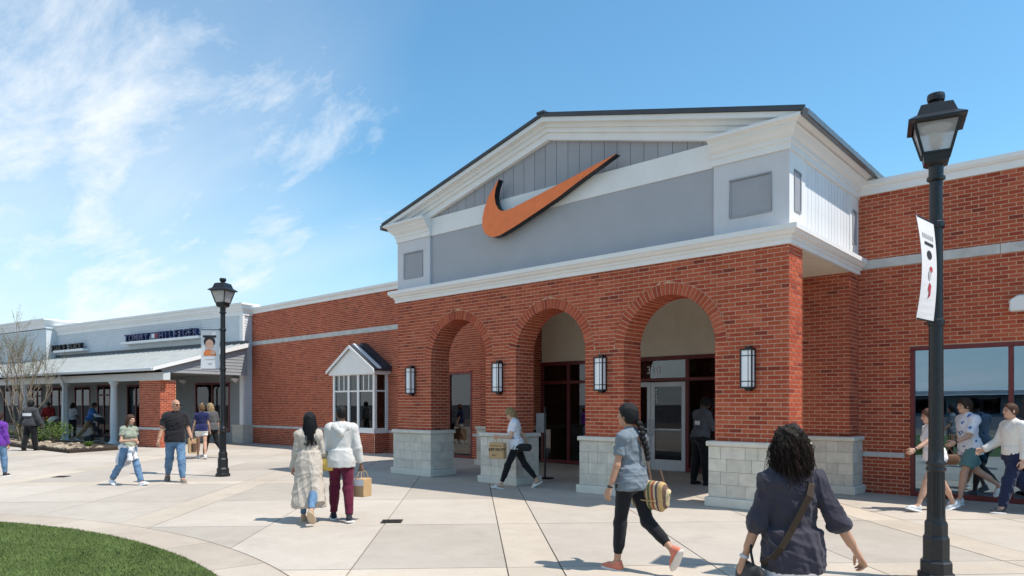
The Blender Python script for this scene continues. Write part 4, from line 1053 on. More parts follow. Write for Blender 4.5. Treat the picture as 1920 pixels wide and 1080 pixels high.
# ================================================================== shops across the plaza (seen only as reflections)
opp = thing('facing_shops', 'low pale shop row across the plaza, seen only as reflection in the windows', 'building', (-6, -90, 0))
MB().box(-40, 40, -10, 0, 0, 3.6).build('wall', 'siding_grey', opp); MB().box(-40, 40, 0, 3.2, 2.9, 3.05).build('canopy', 'white_trim', opp); MB().box(-40.2, 40.2, -10, .2, 3.6, 4.0).build('parapet', 'white_trim', opp)
for k in range(12): MB().box(-38+k*6.5, -34+k*6.5, 0, .06, .3, 2.6).build('window', 'dark_glass', opp)
# ================================================================== planting bed
bed = structure(MB().prism([(-26.2, 7.4, 0), (-26.95, 9.4, 0), (-31.0, 9.8, 0), (-45, 7.8, 0), (-45, 5.0, 0), (-33.3, 7.05, 0)], (0, 0, -.01), (0, 0, .10)).build('planting_bed', 'mulch'))
rr = random.Random(5)
def in_bed(x, y): 
    t = (-26.4-x)/10
    return -45 < x < -26.5 and 7.35-.05*(-26.2-x)+.25 < y < 9.3-.02*(-26.2-x)
rock0 = None
cnt = 0
def rock_mesh(seed):
    r_ = random.Random(seed); bm = bmesh.new(); bmesh.ops.create_icosphere(bm, subdivisions=1, radius=1)
    for v in bm.verts: v.co *= r_.uniform(.75, 1.15)
    me = bpy.data.meshes.new('rock'); bm.to_mesh(me); bm.free(); me.materials.append(MATS['rock']); return me
rms = [rock_mesh(i) for i in range(6)]
for i in range(170):
    x = rr.uniform(-36, -26.5); yb = 7.42-.052*(-26.2-x)
    y = yb+.12+abs(rr.gauss(0, .55))
    if y > 9.2 or (x > -27 and y > 9): continue
    s = rr.uniform(.05, .15); o = add('rock', rms[i % 6], bed); o.location = (x, y, .10+s*.2); o.scale = (s*1.5, s, s*.6); o.rotation_euler = (rr.uniform(-.3, .3), rr.uniform(-.3, .3), rr.uniform(0, 6))
def leaf_cloud(n, fn, size, seed):
    g = np.random.default_rng(seed); V = []
    for i in range(n):
        p, nd = fn(g); s = size*g.uniform(.6, 1.3)
        a = Vector(g.normal(size=3)).normalized(); b = a.orthogonal().normalized(); b.rotate(Matrix.Rotation(g.uniform(0, 6.28), 3, a)); c = a.cross(b)
        p = Vector(p); V += [p-b*s, p+c*s*.42, p+b*s, p-c*s*.42]
    return np.array([tuple(v) for v in V])
def shrub(lab, x, y, r, h, n, m, seed):
    t = thing('shrub', lab, 'shrub', (x, y, .09), 0); st = MB(); g0 = random.Random(seed); tips = []
    for k in range(16):
        a = g0.uniform(0, 6.28); e = g0.uniform(.2, .95); tip = (math.cos(a)*r*e, math.sin(a)*r*e, h*(1-.45*e*e)*g0.uniform(.8, 1.05)); tips.append(tip)
        st.tube([(0, 0, 0), (tip[0]*.35, tip[1]*.35, tip[2]*.5), tip], [.012, .008, .003], 4)
    st.build('stem', 'bark', t)
    def fn(g):
        tp = tips[g.integers(len(tips))]; u = g.uniform(.35, 1.05); j = g.normal(size=3)*r*.13
        return (tp[0]*u+j[0], tp[1]*u+j[1], max(.03, tp[2]*(u**.8)+j[2])), None
    add('foliage', fastmesh('foliage', leaf_cloud(n, fn, .032, seed), 4, m), t)
    return t
def grass_tuft(lab, x, y, h, n, seed):
    t = thing('grass_tuft', lab, 'grass clump', (x, y, .09), 0); g = random.Random(seed); b = MB()
    for i in range(n):
        a = g.uniform(0, 6.28); l = g.uniform(.5, 1)*h; o = g.uniform(.25, .8)*h; wv = .012
        p0 = Vector((math.cos(a)*.05, math.sin(a)*.05, 0)); p1 = p0+Vector((math.cos(a)*o*.5, math.sin(a)*o*.5, l*.8)); p2 = p0+Vector((math.cos(a)*o*1.1, math.sin(a)*o*1.1, l*.75)); s = Vector((-math.sin(a), math.cos(a), 0))*wv
        b.quad(p0-s, p0+s, p1+s*.8, p1-s*.8); b.quad(p1-s*.8, p1+s*.8, p2)
    b.build('blades', 'leaf_bright', t, fix=False)
shrub('round leafy shrub in the planting bed beside the second column', -30.6, 8.15, .62, .95, 1500, 'leaf_bright', 1)
grass_tuft('bright grass clump at the foot of the bare tree', -33.7, 7.9, .55, 150, 2)
grass_tuft('bright grass clump between the dark-hooded man and the shrub', -31.9, 7.9, .5, 150, 3)
grass_tuft('small yellowish grass clump at the right tip of the bed', -27.3, 8.3, .3, 90, 4)
shrub('low sparse shrub beside the left picture edge', -35.6, 8.3, .6, .75, 800, 'leaf', 6)
# bare multi-stem tree with a haze of young leaves
def tree(lab, x, y, H, seed):
    t = thing('bare_tree', lab, 'tree', (x, y, .08), 0); g = random.Random(seed); tr = MB(); tw = MB(); tips = []
    def grow(p, d, ln, r, lev):
        n = 4; pts = [p]; q = Vector(p); dd = Vector(d)
        for i in range(n):
            dd = (dd+Vector((g.gauss(0, .10), g.gauss(0, .10), g.gauss(.05, .05)))).normalized(); q = q+dd*ln/n; pts.append(q.copy())
        (tr if lev < 2 else tw).tube(pts, [r*(1-.42*i/n) for i in range(n+1)], 6 if lev < 2 else 3, cap=False)
        if lev >= 4: tips.append(pts); return
        for k in range(g.choice([2, 3, 3]) if lev < 2 else g.choice([3, 3, 4])):
            u = g.uniform(.5, 1.0); b = pts[min(n, max(1, int(u*n+.5)))]
            a = Vector((g.gauss(0, 1), g.gauss(0, 1), g.gauss(.1, .5))).normalized(); nd = (dd+a*g.uniform(.35, .62)); nd.z = abs(nd.z)+.12; nd.normalize()
            grow(b, nd, ln*g.uniform(.62, .82), r*.55, lev+1)
    for k in range(8):
        a = 6.28*k/8+g.uniform(-.4, .4); tilt = g.uniform(.12, .4)
        grow(Vector((math.cos(a)*.12, math.sin(a)*.12, 0)), Vector((math.cos(a)*tilt, math.sin(a)*tilt, 1)).normalized(), H*.34, .038, 0)
    tr.build('trunk', 'bark', t, fix=False); tw.build('twigs', 'bark', t, fix=False)
    def fn(gg):
        p = tips[gg.integers(len(tips))]; q = p[gg.integers(len(p))]; return (q.x+gg.normal()*.03, q.y+gg.normal()*.03, q.z+gg.normal()*.03), None
    add('crown', fastmesh('crown', leaf_cloud(4200, fn, .024, seed), 4, 'leaf'), t)
tree('bare multi-stemmed tree with sparse young leaves before the shop row', -33.2, 7.75, 5.4, 21)
# ================================================================== people: signed distance bodies meshed with surface nets
def V3(*a): return np.array(a, dtype=float)
def rotm(ax, ang):
    return np.array(Matrix.Rotation(ang, 3, ax))
def smin(a, b, k):
    if k <= 1e-6: return np.minimum(a, b)
    h = np.clip(.5+.5*(b-a)/k, 0, 1); return b*(1-h)+a*h-k*h*(1-h)
def cone(a, b, ra, rb, k=.02, flat=None, ff=1.0, cut=False):
    a = np.asarray(a, float); b = np.asarray(b, float); r = max(ra, rb)+.005
    def fn(P):
        p = P-a; q = b-a
        if flat is not None:
            p = p+(p@flat)[..., None]*flat*(1/ff-1); q = q+(q@flat)*flat*(1/ff-1)
        L2 = q@q; t = (p@q)/L2
        if cut:
            rad = np.linalg.norm(p-t[..., None]*q, axis=-1)-(ra+(rb-ra)*np.clip(t, -.2, 1.2)); e = np.maximum(-t, t-1)*math.sqrt(L2)
            return np.maximum(rad, e)
        t = np.clip(t, 0, 1)
        d = np.linalg.norm(p-t[..., None]*q, axis=-1)-(ra+(rb-ra)*t)
        return d*(ff if flat is not None else 1)
    return (fn, np.minimum(a, b)-r, np.maximum(a, b)+r, k)
def ell3(c, r, k=.02, rot=None):
    c = np.asarray(c, float); r = np.asarray(r, float); m = r.max()+.005
    def fn(P):
        p = P-c
        if rot is not None: p = p@rot
        k0 = np.linalg.norm(p/r, axis=-1); k1 = np.linalg.norm(p/(r*r), axis=-1)+1e-9
        return k0*(k0-1)/k1
    return (fn, c-m, c+m, k)
CORN = [(i, j, k) for i in (0, 1) for j in (0, 1) for k in (0, 1)]
EDG = [(a, b) for a in range(8) for b in range(a+1, 8) if sum(abs(CORN[a][q]-CORN[b][q]) for q in range(3)) == 1]
def sdf_mesh(prims, h, clips=(), box=None, flip=()):
    lo = np.min([p[1] for p in prims], axis=0)-3*h; hi = np.max([p[2] for p in prims], axis=0)+3*h
    if box is not None: lo = np.maximum(lo, box[0]); hi = np.minimum(hi, box[1])
    n = np.ceil((hi-lo)/h).astype(int)+1
    ax = [lo[i]+h*np.arange(n[i]) for i in range(3)]
    D = np.full(n, .5)
    for fn, a, b, k in prims:
        s = [];
        for i in range(3):
            i0 = max(0, int((a[i]-k-2*h-lo[i])/h)); i1 = min(n[i], int((b[i]+k+2*h-lo[i])/h)+2); s.append(slice(i0, i1))
        if any(q.stop <= q.start for q in s): continue
        P = np.stack(np.meshgrid(*[ax[i][s[i]] for i in range(3)], indexing='ij'), -1)
        D[tuple(s)] = smin(D[tuple(s)], fn(P), k)
    for (pt, nr) in clips:      # keep the side where (p-pt).n < 0
        G = (ax[0][:, None, None]-pt[0])*nr[0]+(ax[1][None, :, None]-pt[1])*nr[1]+(ax[2][None, None, :]-pt[2])*nr[2]
        D = np.maximum(D, G)
    S = D < 0
    c = [S[i:n[0]-1+i, j:n[1]-1+j, k:n[2]-1+k] for i, j, k in CORN]
    sm = sum(q.astype(np.int8) for q in c); act = (sm > 0) & (sm < 8)
    I = np.argwhere(act)
    if len(I) == 0: return np.zeros((0, 3)), np.zeros((0, 4), int)
    idx = -np.ones(act.shape, int); idx[act] = np.arange(len(I))
    val = np.stack([D[I[:, 0]+i, I[:, 1]+j, I[:, 2]+k] for i, j, k in CORN], 1)
    acc = np.zeros((len(I), 3)); cnt = np.zeros(len(I))
    for a, b in EDG:
        va, vb = val[:, a], val[:, b]; m = (va < 0) != (vb < 0); t = np.where(m, va/(va-vb+1e-12), 0)
        A, B = np.array(CORN[a]), np.array(CORN[b]); acc += np.where(m[:, None], A+t[:, None]*(B-A), 0); cnt += m
    Vv = lo+h*(I+acc/cnt[:, None])
    faces = []
    for axis in range(3):
        sl0 = [slice(1, -1)]*3; sl0[axis] = slice(0, -1); sl1 = list(sl0); sl1[axis] = slice(1, None)
        s0, s1 = S[tuple(sl0)], S[tuple(sl1)]; E_ = np.argwhere(s0 != s1)
        if len(E_) == 0: continue
        sign = s0[tuple(E_.T)]
        base = E_+np.array([1, 1, 1]); base[:, axis] -= 1
        u, v = [(1, 2), (2, 0), (0, 1)][axis]
        q = []
        for du, dv in ((-1, -1), (0, -1), (0, 0), (-1, 0)):
            cc = base.copy(); cc[:, u] += du; cc[:, v] += dv; q.append(idx[cc[:, 0], cc[:, 1], cc[:, 2]])
        q = np.stack(q, 1); q[~sign] = q[~sign][:, ::-1]; faces.append(q)
    Fq = np.concatenate(faces); Fq = Fq[(Fq >= 0).all(1)]
    return Vv, Fq
def np_mesh(name, parts, m, tint=None):
    Vs, Fs, off = [], [], 0
    for Vv, Fq in parts:
        Vs.append(Vv); Fs.append(Fq+off); off += len(Vv)
    Vv = np.concatenate(Vs); Fq = np.concatenate(Fs)
    me = bpy.data.meshes.new(name); me.vertices.add(len(Vv)); me.vertices.foreach_set('co', Vv.astype(np.float32).ravel())
    me.loops.add(Fq.size); me.loops.foreach_set('vertex_index', Fq.astype(np.int32).ravel())
    me.polygons.add(len(Fq)); me.polygons.foreach_set('loop_start', np.arange(0, Fq.size, 4, dtype=np.int32))
    me.update(calc_edges=True); me.polygons.foreach_set('use_smooth', np.ones(len(Fq), bool)); me.materials.append(MATS[m])
    if tint is not None:
        at = me.color_attributes.new('tint', 'FLOAT_COLOR', 'POINT'); c = np.ones((len(Vv), 4)); c[:, :3] = tint(Vv); at.data.foreach_set('color', c.astype(np.float32).ravel())
    return me
def wrinkle(Vv, Fq, amp, seed, fold=14.0, zs=1.0):
    """push the cloth in and out along its normals in soft diagonal folds"""
    if len(Vv) == 0: return Vv
    nr = np.zeros_like(Vv); fn = np.cross(Vv[Fq[:, 2]]-Vv[Fq[:, 0]], Vv[Fq[:, 3]]-Vv[Fq[:, 1]])
    for i in range(4): np.add.at(nr, Fq[:, i], fn)
    nr /= np.linalg.norm(nr, axis=1, keepdims=True)+1e-9
    g = np.random.default_rng(seed); w_ = np.zeros(len(Vv))
    for i in range(7):
        kx = g.normal(size=3)*fold*np.array([1, 1, zs])*g.uniform(.6, 1.7); ph = g.uniform(0, 6.28)
        warp = np.sin(Vv@(g.normal(size=3)*9)+g.uniform(0, 6))*1.3
        s = np.sin(Vv@kx+ph+warp); w_ += ((1-np.abs(s))**1.6*g.uniform(.4, 1)-.3)*1.5
        s = np.sin(Vv@(kx*2.3)+ph*2+warp*1.7); w_ += ((1-np.abs(s))**2*g.uniform(.2, .5)-.12)
    w_ = np.maximum(w_-np.percentile(w_, 12), -.15)
    return Vv+nr*(w_*amp*.42)[:, None]
SKIN = {}
def skin(col):
    if col not in SKIN:
        base = dict(light=(.56, .33, .23), tan=(.46, .25, .16), brown=(.22, .11, .065), dark=(.085, .045, .03))[col]
        mat('skin_'+col, base, .5, var=.06, scale=14, tint=True, sub=.12, spec=.35); SKIN[col] = 'skin_'+col
    return SKIN[col]
FAB = {}
def fab(col, rough=.9, var=.045, scale=14, bump=.25, sheen=.15):
    key = (col, rough)
    if key not in FAB:
        nm = 'fabric_%d' % len(FAB); mat(nm, col, rough, var=var, scale=scale, bump=bump, bscale=320, sheen=sheen, spec=.2, bdist=.004); FAB[key] = nm
    return FAB[key]
def hairmat(col):
    key = ('hair', col)
    if key not in FAB:
        nm = 'hair_%d' % len(FAB); mat(nm, col, .55, var=.45, scale=30, bump=.5, bscale=140, spec=.28, stretch=(6, 6, .6), rand=.18, island=True); FAB[key] = nm
    return FAB[key]

class Person:
    def __init__(s, label, px, py, height, head, lean=4, twist=0, sex='m', legs=None, arms=None, look=(0, 0), skin_='light', build=1.0, pos=None, h=None, curl=(.6, .6), group=None, palm=None):
        """px,py: photo pixel of the ground point under the body; head: heading in degrees, 0 = photo right, 90 = away"""
        if pos is None:
            d = 1307*1.6/(py-759); l = (px-960)/1307; pos = (d*(_F.x+_R.x*l), d*(_F.y+_R.y*l))
        s.d = pos[0]*_F.x+pos[1]*_F.y
        s.sc = sc = height/1.75; s.skin = skin(skin_); s.sex = sex
        s.h = h or (.0085 if s.d < 11 else .0105 if s.d < 17 else .014)
        s.root = thing('person', label, 'person', (pos[0], pos[1], 0), R(41.8+head-90), group)
        f = sex == 'f'; b = build; J = {}
        pel = V3(0, 0, .95); Rt = rotm('Z', R(twist))@rotm('X', R(-lean)); s.Rt = Rt
        T = lambda p: pel+Rt@(np.asarray(p, float)-pel)
        sw = (.150 if f else .175); hw = .088 if f else .085
        J['pel'] = pel; J['waist'] = T((0, 0, 1.10)); J['chest'] = T((0, .0, 1.28)); J['neck'] = T((0, -.01, 1.44)); J['nt'] = T((0, .02, 1.545))
        s.Rh = Rt@rotm('Z', R(look[0]))@rotm('X', R(look[1])); J['head'] = J['nt']+s.Rh@V3(0, .018, .095)
        legs = legs or dict(R=(0, 3, 3, 0), L=(0, 3, 3, 0)); arms = arms or dict(R=(0, 8, 12, 0), L=(0, 8, 12, 0))
        for q, sg in (('R', 1), ('L', -1)):
            fl, kn, ab, fp = legs[q]; hip = pel+V3(sg*hw, 0, -.03); J['hip'+q] = hip
            dr = lambda a: V3(sg*math.sin(R(ab))*math.cos(R(a)), math.sin(R(a)), -math.cos(R(a))*math.cos(R(ab)))
            J['kn'+q] = hip+dr(fl)*.42; J['an'+q] = J['kn'+q]+dr(fl-kn)*.415
            a = R(fp); fw = V3(sg*.12, math.cos(a), math.sin(a)); fw /= np.linalg.norm(fw); upv = np.cross(V3(1, 0, 0), fw); J['ft'+q] = (fw, upv)
            J['to'+q] = J['an'+q]+fw*.15-upv*.045
            fl, ab, el, inw = arms[q]; sh = T((sg*sw, -.01, 1.405)); J['sh'+q] = sh
            ua = V3(sg*math.sin(R(ab))*math.cos(R(fl)), math.sin(R(fl)), -math.cos(R(fl))*math.cos(R(ab)))
            fa = rotm('X', R(el))@ua; fa = rotm('Z', R(sg*inw))@fa
            ua, fa = rotm('Z', R(twist*.6))@ua, rotm('Z', R(twist*.6))@fa
            J['el'+q] = sh+ua*.29; J['wr'+q] = J['el'+q]+fa*.25; J['fa'+q] = fa
            pn = V3(-sg, 0, 0) if not palm or q not in palm else np.asarray(palm[q], float)
            pn = pn-fa*(pn@fa); pn /= np.linalg.norm(pn); J['pn'+q] = pn
        mz = min(min((J['an'+q]-J['ft'+q][1]*.085+J['ft'+q][0]*t)[2] for t in (-.06, .17)) for q in 'RL')
        for k in J:
            if not k.startswith(('ft', 'fa', 'pn')): J[k] = J[k]-V3(0, 0, mz)
        s.J = J; s.T = lambda p: T(p)-V3(0, 0, mz); s.mz = mz; s.b = b; s.curl = curl
        s.body()
    def W(s, p):      # local (unscaled) to world
        v = s.root.matrix_basis if False else None
        a = s.root.rotation_euler.z; c, sn = math.cos(a), math.sin(a); x, y, z = np.asarray(p)*s.sc
        return Vector((s.root.location.x+x*c-y*sn, s.root.location.y+x*sn+y*c, z))
    def torso(s, e=0.0, k=.05):
        f = s.sex == 'f'; b = s.b; T = s.T; P = []
        if f: prof = [(.93, .163, .115), (1.02, .150, .105), (1.12, .122, .088), (1.22, .135, .098), (1.32, .142, .102), (1.385, .125, .078)]
        else: prof = [(.93, .158, .112), (1.02, .150, .108), (1.12, .142, .102), (1.22, .158, .110), (1.32, .172, .112), (1.385, .150, .085)]
        for z, rx, ry in prof: P.append(ell3(T((0, .012 if 1.1 < z < 1.36 else 0, z)), (rx*b+e, ry*b+e, .10+e), k, s.Rt))
        P.append(cone(s.J['shL']*.85+s.J['neck']*.15, s.J['shR']*.85+s.J['neck']*.15, .052+e, .052+e, k))
        for q in 'RL': P.append(cone(s.J['neck']*.45+s.J['nt']*.55, s.J['sh'+q]*.8+s.J['neck']*.2, .026+e*.4, .036+e*.6, .045))
        for sg in (-1, 1): P.append(ell3(T((sg*.075, -.05, .93)), (.085*b+e, .085*b+e, .10+e), .04, s.Rt))
        if f:
            for sg in (-1, 1): P.append(ell3(T((sg*.068, .085, 1.265)), (.056+e, .05+e, .058+e), .035, s.Rt))
        return P
    def body(s):
        J, b, sc = s.J, s.b, s.sc; f = s.sex == 'f'; am = (.86 if f else 1.0)*b; P = s.torso()
        P.append(cone(J['neck']-V3(0, 0, .02), J['nt']+V3(0, 0, .03), .058*am, .050*am, .03))
        for q, sg in (('R', 1), ('L', -1)):
            P.append(ell3(J['sh'+q], (.052*am, .052*am, .052*am), .05))
            P.append(cone(J['sh'+q], J['el'+q], .049*am, .038*am, .03)); P.append(cone(J['el'+q], J['el'+q]*.35+J['wr'+q]*.65, .039*am, .034*am, .02)); P.append(cone(J['el'+q], J['wr'+q], .036*am, .025*am, .02))
            P.append(cone(J['hip'+q], J['kn'+q], .085*b, .052*b, .04)); P.append(cone(J['kn'+q], J['an'+q], .050*b, .034*b, .03))
            calf = J['kn'+q]*.68+J['an'+q]*.32; bk = -np.cross(np.cross(J['kn'+q]-J['an'+q], V3(0, 1, 0)), J['kn'+q]-J['an'+q]); bk /= np.linalg.norm(bk)+1e-9
            if bk[1] > 0: bk = -bk
            P.append(cone(J['kn'+q]*.9+J['an'+q]*.1+bk*.012, J['kn'+q]*.45+J['an'+q]*.55+bk*.012, .044*b, .040*b, .04))
            fw, up = J['ft'+q]
            P.append(cone(J['an'+q]-up*.01, J['an'+q]-fw*.035-up*.045, .034, .030, .02)); P.append(cone(J['an'+q]+fw*.02-up*.03, J['an'+q]+fw*.13-up*.06, .036, .026, .03)); P.append(cone(J['an'+q]+fw*.12-up*.062, J['an'+q]+fw*.165-up*.066, .028, .020, .02))
        HP = s.head_prims(); A = J['nt']
        hb = (J['head']-.17, J['head']+.17)
        parts = []
        hh = s.h*.55 if s.d < 16 else s.h*.7
        # trunk and limbs, then head and hands from a finer grid (they overlap at neck and wrist)
        clips = []
        parts.append(sdf_mesh(P, s.h))
        nk = cone(J['neck'], J['nt']+V3(0, 0, .03), .056*am, .049*am, .03)
        parts.append(sdf_mesh([nk]+HP, hh))
        for q, sg in (('R', 1), ('L', -1)): parts.append(sdf_mesh(s.hand_prims(q, sg, am), max(.004, hh*.8 if s.d < 12 else hh*.9)))
        parts = [(v*sc, fq) for v, fq in parts]
        Hc, Rh = J['head']*sc, s.Rh
        def tint(Vv):
            c = np.ones((len(Vv), 3)); p = (Vv-Hc)@Rh/sc
            near = np.linalg.norm(p, axis=1) < .2
            def blob(cx, cz, rx, rz, col, front=True):
                m = near & (((np.abs(p[:, 0])-cx)/rx)**2+((p[:, 2]-cz)/rz)**2 < 1) & (p[:, 1] > .05)
                c[m] *= col
            blob(.031, .004, .017, .0085, (.16, .16, .18)); blob(.033, .025, .022, .006, (.3, .26, .24)); blob(0, -.062, .023, .0075, (.75, .48, .48)); blob(.04, -.03, .02, .02, (1.04, .93, .92)); blob(0, -.022, .018, .014, (1.0, .9, .88))
            if getattr(s, 'stubble', None) is not None:
                m = near & (p[:, 2] < -.035) & (p[:, 1] > -.02) & (p[:, 2] > -.125); c[m] *= s.stubble
            return c
        me = np_mesh('body', parts, s.skin, tint); add('body', me, s.root)
    def head_prims(s):
        c, Rh = s.J['head'], s.Rh; g = lambda *p: c+Rh@V3(*p)
        P = [ell3(g(0, -.012, .028), (.074, .093, .088), .02, Rh), ell3(g(0, .022, -.045), (.056, .066, .068), .04, Rh), ell3(g(0, .055, -.095), (.026, .026, .02), .03, Rh),
             cone(g(0, .084, .012), g(0, .106, -.024), .008, .012, .012), ell3(g(0, .096, -.028), (.016, .010, .009), .01, Rh), ell3(g(0, .072, .022), (.052, .018, .012), .02, Rh), ell3(g(0, .083, -.062), (.024, .012, .012), .012, Rh)]
        for sg in (-1, 1): P += [ell3(g(sg*.077, -.008, -.012), (.010, .020, .030), .008, Rh@rotm('Z', R(-sg*18))), ell3(g(sg*.04, .06, -.02), (.022, .022, .02), .025, Rh)]
        return P
    def hand_prims(s, q, sg, am):
        w_, fa, pn = s.J['wr'+q], s.J['fa'+q], s.J['pn'+q]; sp = np.cross(fa, pn); 
        if (sp@V3(0, 1, 0)) < 0: sp = -sp          # thumb side: towards the front
        cu = s.curl[0 if q == 'R' else 1]; k = .92 if s.sex == 'f' else 1.0
        P = [cone(w_-fa*.05, w_+fa*.015, .027*am, .026*am, .01), cone(w_+fa*.01, w_+fa*.08*k, .030, .040*k, .012, pn, .42), cone(w_+fa*.055*k+sp*.0, w_+fa*.082*k, .036, .038*k, .01, pn, .42)]
        for i, (o, l) in enumerate(((.030, .072), (.010, .080), (-.011, .075), (-.031, .058))):
            p = w_+fa*(.082-.004*abs(i-1))*k+sp*o*k; a1 = cu*.55; d1 = fa*math.cos(a1)+pn*math.sin(a1); p2 = p+d1*l*.5*k; a2 = cu*1.5; d2 = fa*math.cos(a2)+pn*math.sin(a2); p3 = p2+d2*l*.32*k; a3 = cu*2.1; d3 = fa*math.cos(a3)+pn*math.sin(a3); p4 = p3+d3*l*.25*k
            P += [cone(p-fa*.01, p2, .0092, .0085, .003), cone(p2, p3, .0085, .0078, .003), cone(p3, p4, .0078, .0065, .003)]
        t0 = w_+fa*.025+sp*.026*k; t1 = t0+(fa*.6+sp*.65+pn*.35)*.045*k; t2 = t1+(fa*.9+sp*.15+pn*.5*cu)*.034*k; t3 = t2+(fa+pn*cu*.6)*.022*k
        P += [cone(t0, t1, .014, .0105, .01), cone(t1, t2, .0105, .009, .003), cone(t2, t3, .009, .007, .003)]
        return P
    def garment(s, name, prims, col, clips=(), amp=.004, fold=16, seed=1, zs=1.0, rough=.9, h=None, label=None, m=None):
        Vv, Fq = sdf_mesh(prims, h or s.h, clips); Vv = wrinkle(Vv, Fq, amp, seed, fold, zs)
        return add(name, np_mesh(name, [(Vv*s.sc, Fq)], m or fab(col, rough)), s.root, label=label)
    def top(s, col, sleeve=.5, hem=.93, loose=.018, name='shirt', long=0, amp=.006, seed=1, flare=0.0, neck=True, open_=False, m=None, cuff=0.0):
        """sleeve: 0..1 upper arm, 1..2 forearm; hem: height of the lower edge in the torso frame"""
        J, b = s.J, s.b; P = s.torso(loose, .05); am = (.86 if s.sex == 'f' else 1.0)*b
        T = s.T
        rx = (.160 if s.sex == 'f' else .158)*b+loose+.010
        lo = hem-.03
        if hem < 1.0: P.append(cone(T((0, 0, 1.08)), T((0, -.008, lo)), rx-.012, rx+flare+.008, .05, s.Rt@V3(0, 1, 0), .80, True))
        for q in 'RL':
            sh, el, wr = J['sh'+q], J['el'+q], J['wr'+q]; r0 = .053*am+loose*.6
            P.append(ell3(sh, (r0+.002,)*3, .05))
            if sleeve <= 0: continue
            if sleeve <= 1: P.append(cone(sh-(el-sh)*.05, sh+(el-sh)*sleeve, r0, (.050-.006*sleeve)*am+loose*1.2, .03, cut=True))
            else:
                P.append(cone(sh, el, r0, .044*am+loose, .03)); P.append(cone(el, el+(wr-el)*(sleeve-1), .044*am+loose, .032*am+loose*.85+cuff, .02, cut=True))
        if neck: P.append(cone(J['neck']-V3(0, 0, .03), J['neck']+(J['nt']-J['neck'])*.28, .085*am, .062*am+.006, .04, cut=True))
        clips = [(T((0, 0, hem)), s.Rt@V3(0, 0, -1))]
        if s.d < 60:
            # sleeves below the hem line must survive: clip only the trunk part
            tr = [p for p in P]
        Vv_parts = []
        trunk = s.torso(loose, .05)
        return s._top(col, P, clips, sleeve, hem, amp, seed, name, m)
    def _top(s, col, P, clips, sleeve, hem, amp, seed, name, m=None):
        J = s.J; low = min(J['el'+q][2] for q in 'RL') if sleeve <= 1 else min(J['wr'+q][2] for q in 'RL')
        pt, nr = clips[0]
        ntr = len(s.torso())
        # a clipped trunk and a pair of unclipped sleeves, merged in one mesh
        arms_ = [p for p in P[ntr:]]
        V1, F1 = sdf_mesh(P, s.h, clips)
        V1 = wrinkle(V1, F1, amp, seed, 15, .8)
        parts = [(V1*s.sc, F1)]
        if low < hem+.06:
            sl = P[ntr+(1 if hem < 1.0 else 0):]
            sl = [p for p in sl if True][:-1] if len(sl) % 2 else sl
            V2, F2 = sdf_mesh(sl, s.h); V2 = wrinkle(V2, F2, amp, seed, 15, .8); keep = V2[:, 2] < hem+.12
            mp_ = -np.ones(len(V2), int); mp_[keep] = np.arange(keep.sum()); F2 = mp_[F2]; F2 = F2[(F2 >= 0).all(1)]
            if len(F2): parts.append((V2[keep]*s.sc, F2))
        return add(name, np_mesh(name, parts, m or fab(col)), s.root)
    def trousers(s, col, length=1.0, loose=.012, name='trousers', waist=1.02, amp=.005, seed=2, flare=0.0, rough=.9, m=None):
        """length: 0..1 thigh, 1..2 shin"""
        J, b = s.J, s.b; P = []; T = s.T
        f = s.sex == 'f'; wx = .158 if f else .155
        P.append(cone(T((0, -.005, .88)), T((0, 0, waist)), wx*b+loose+.004, (wx-.004)*b+loose, .04, V3(0, 1, 0), .80, True))
        P.append(ell3(T((0, 0, .93)), ((.165 if f else .160)*b+loose+.004, .118*b+loose+.004, .09), .05, s.Rt))
        for sg in (-1, 1): P.append(ell3(T((sg*.075, -.05, .93)), (.088*b+loose, .085*b+loose, .10+loose), .04, s.Rt))
        for q in 'RL':
            hp, kn, an = J['hip'+q], J['kn'+q], J['an'+q]
            if length <= 1: P.append(cone(hp, hp+(kn-hp)*length, .090*b+loose, .064*b+loose*2+flare, .04, cut=True)); continue
            P.append(cone(hp, kn, .090*b+loose, .057*b+loose, .04)); P.append(ell3(kn, (.060*b+loose,)*3, .03)); l = length-1
            P.append(cone(kn, kn+(an-kn)*l, .058*b+loose, (.052-.016*l)*b+loose+flare, .02, cut=True))
            bk = V3(0, -1, 0); 
            P.append(cone(kn*.9+an*.1+bk*.012, kn*.45+an*.55+bk*.012, .050*b+loose, .044*b+loose, .04))
        P.append(ell3(J['pel']+V3(0, 0, -.05), (.07*b, .09*b, .06), .05))
        return s.garment(name, P, col, (), amp, 15, seed, .8, rough, m=m)
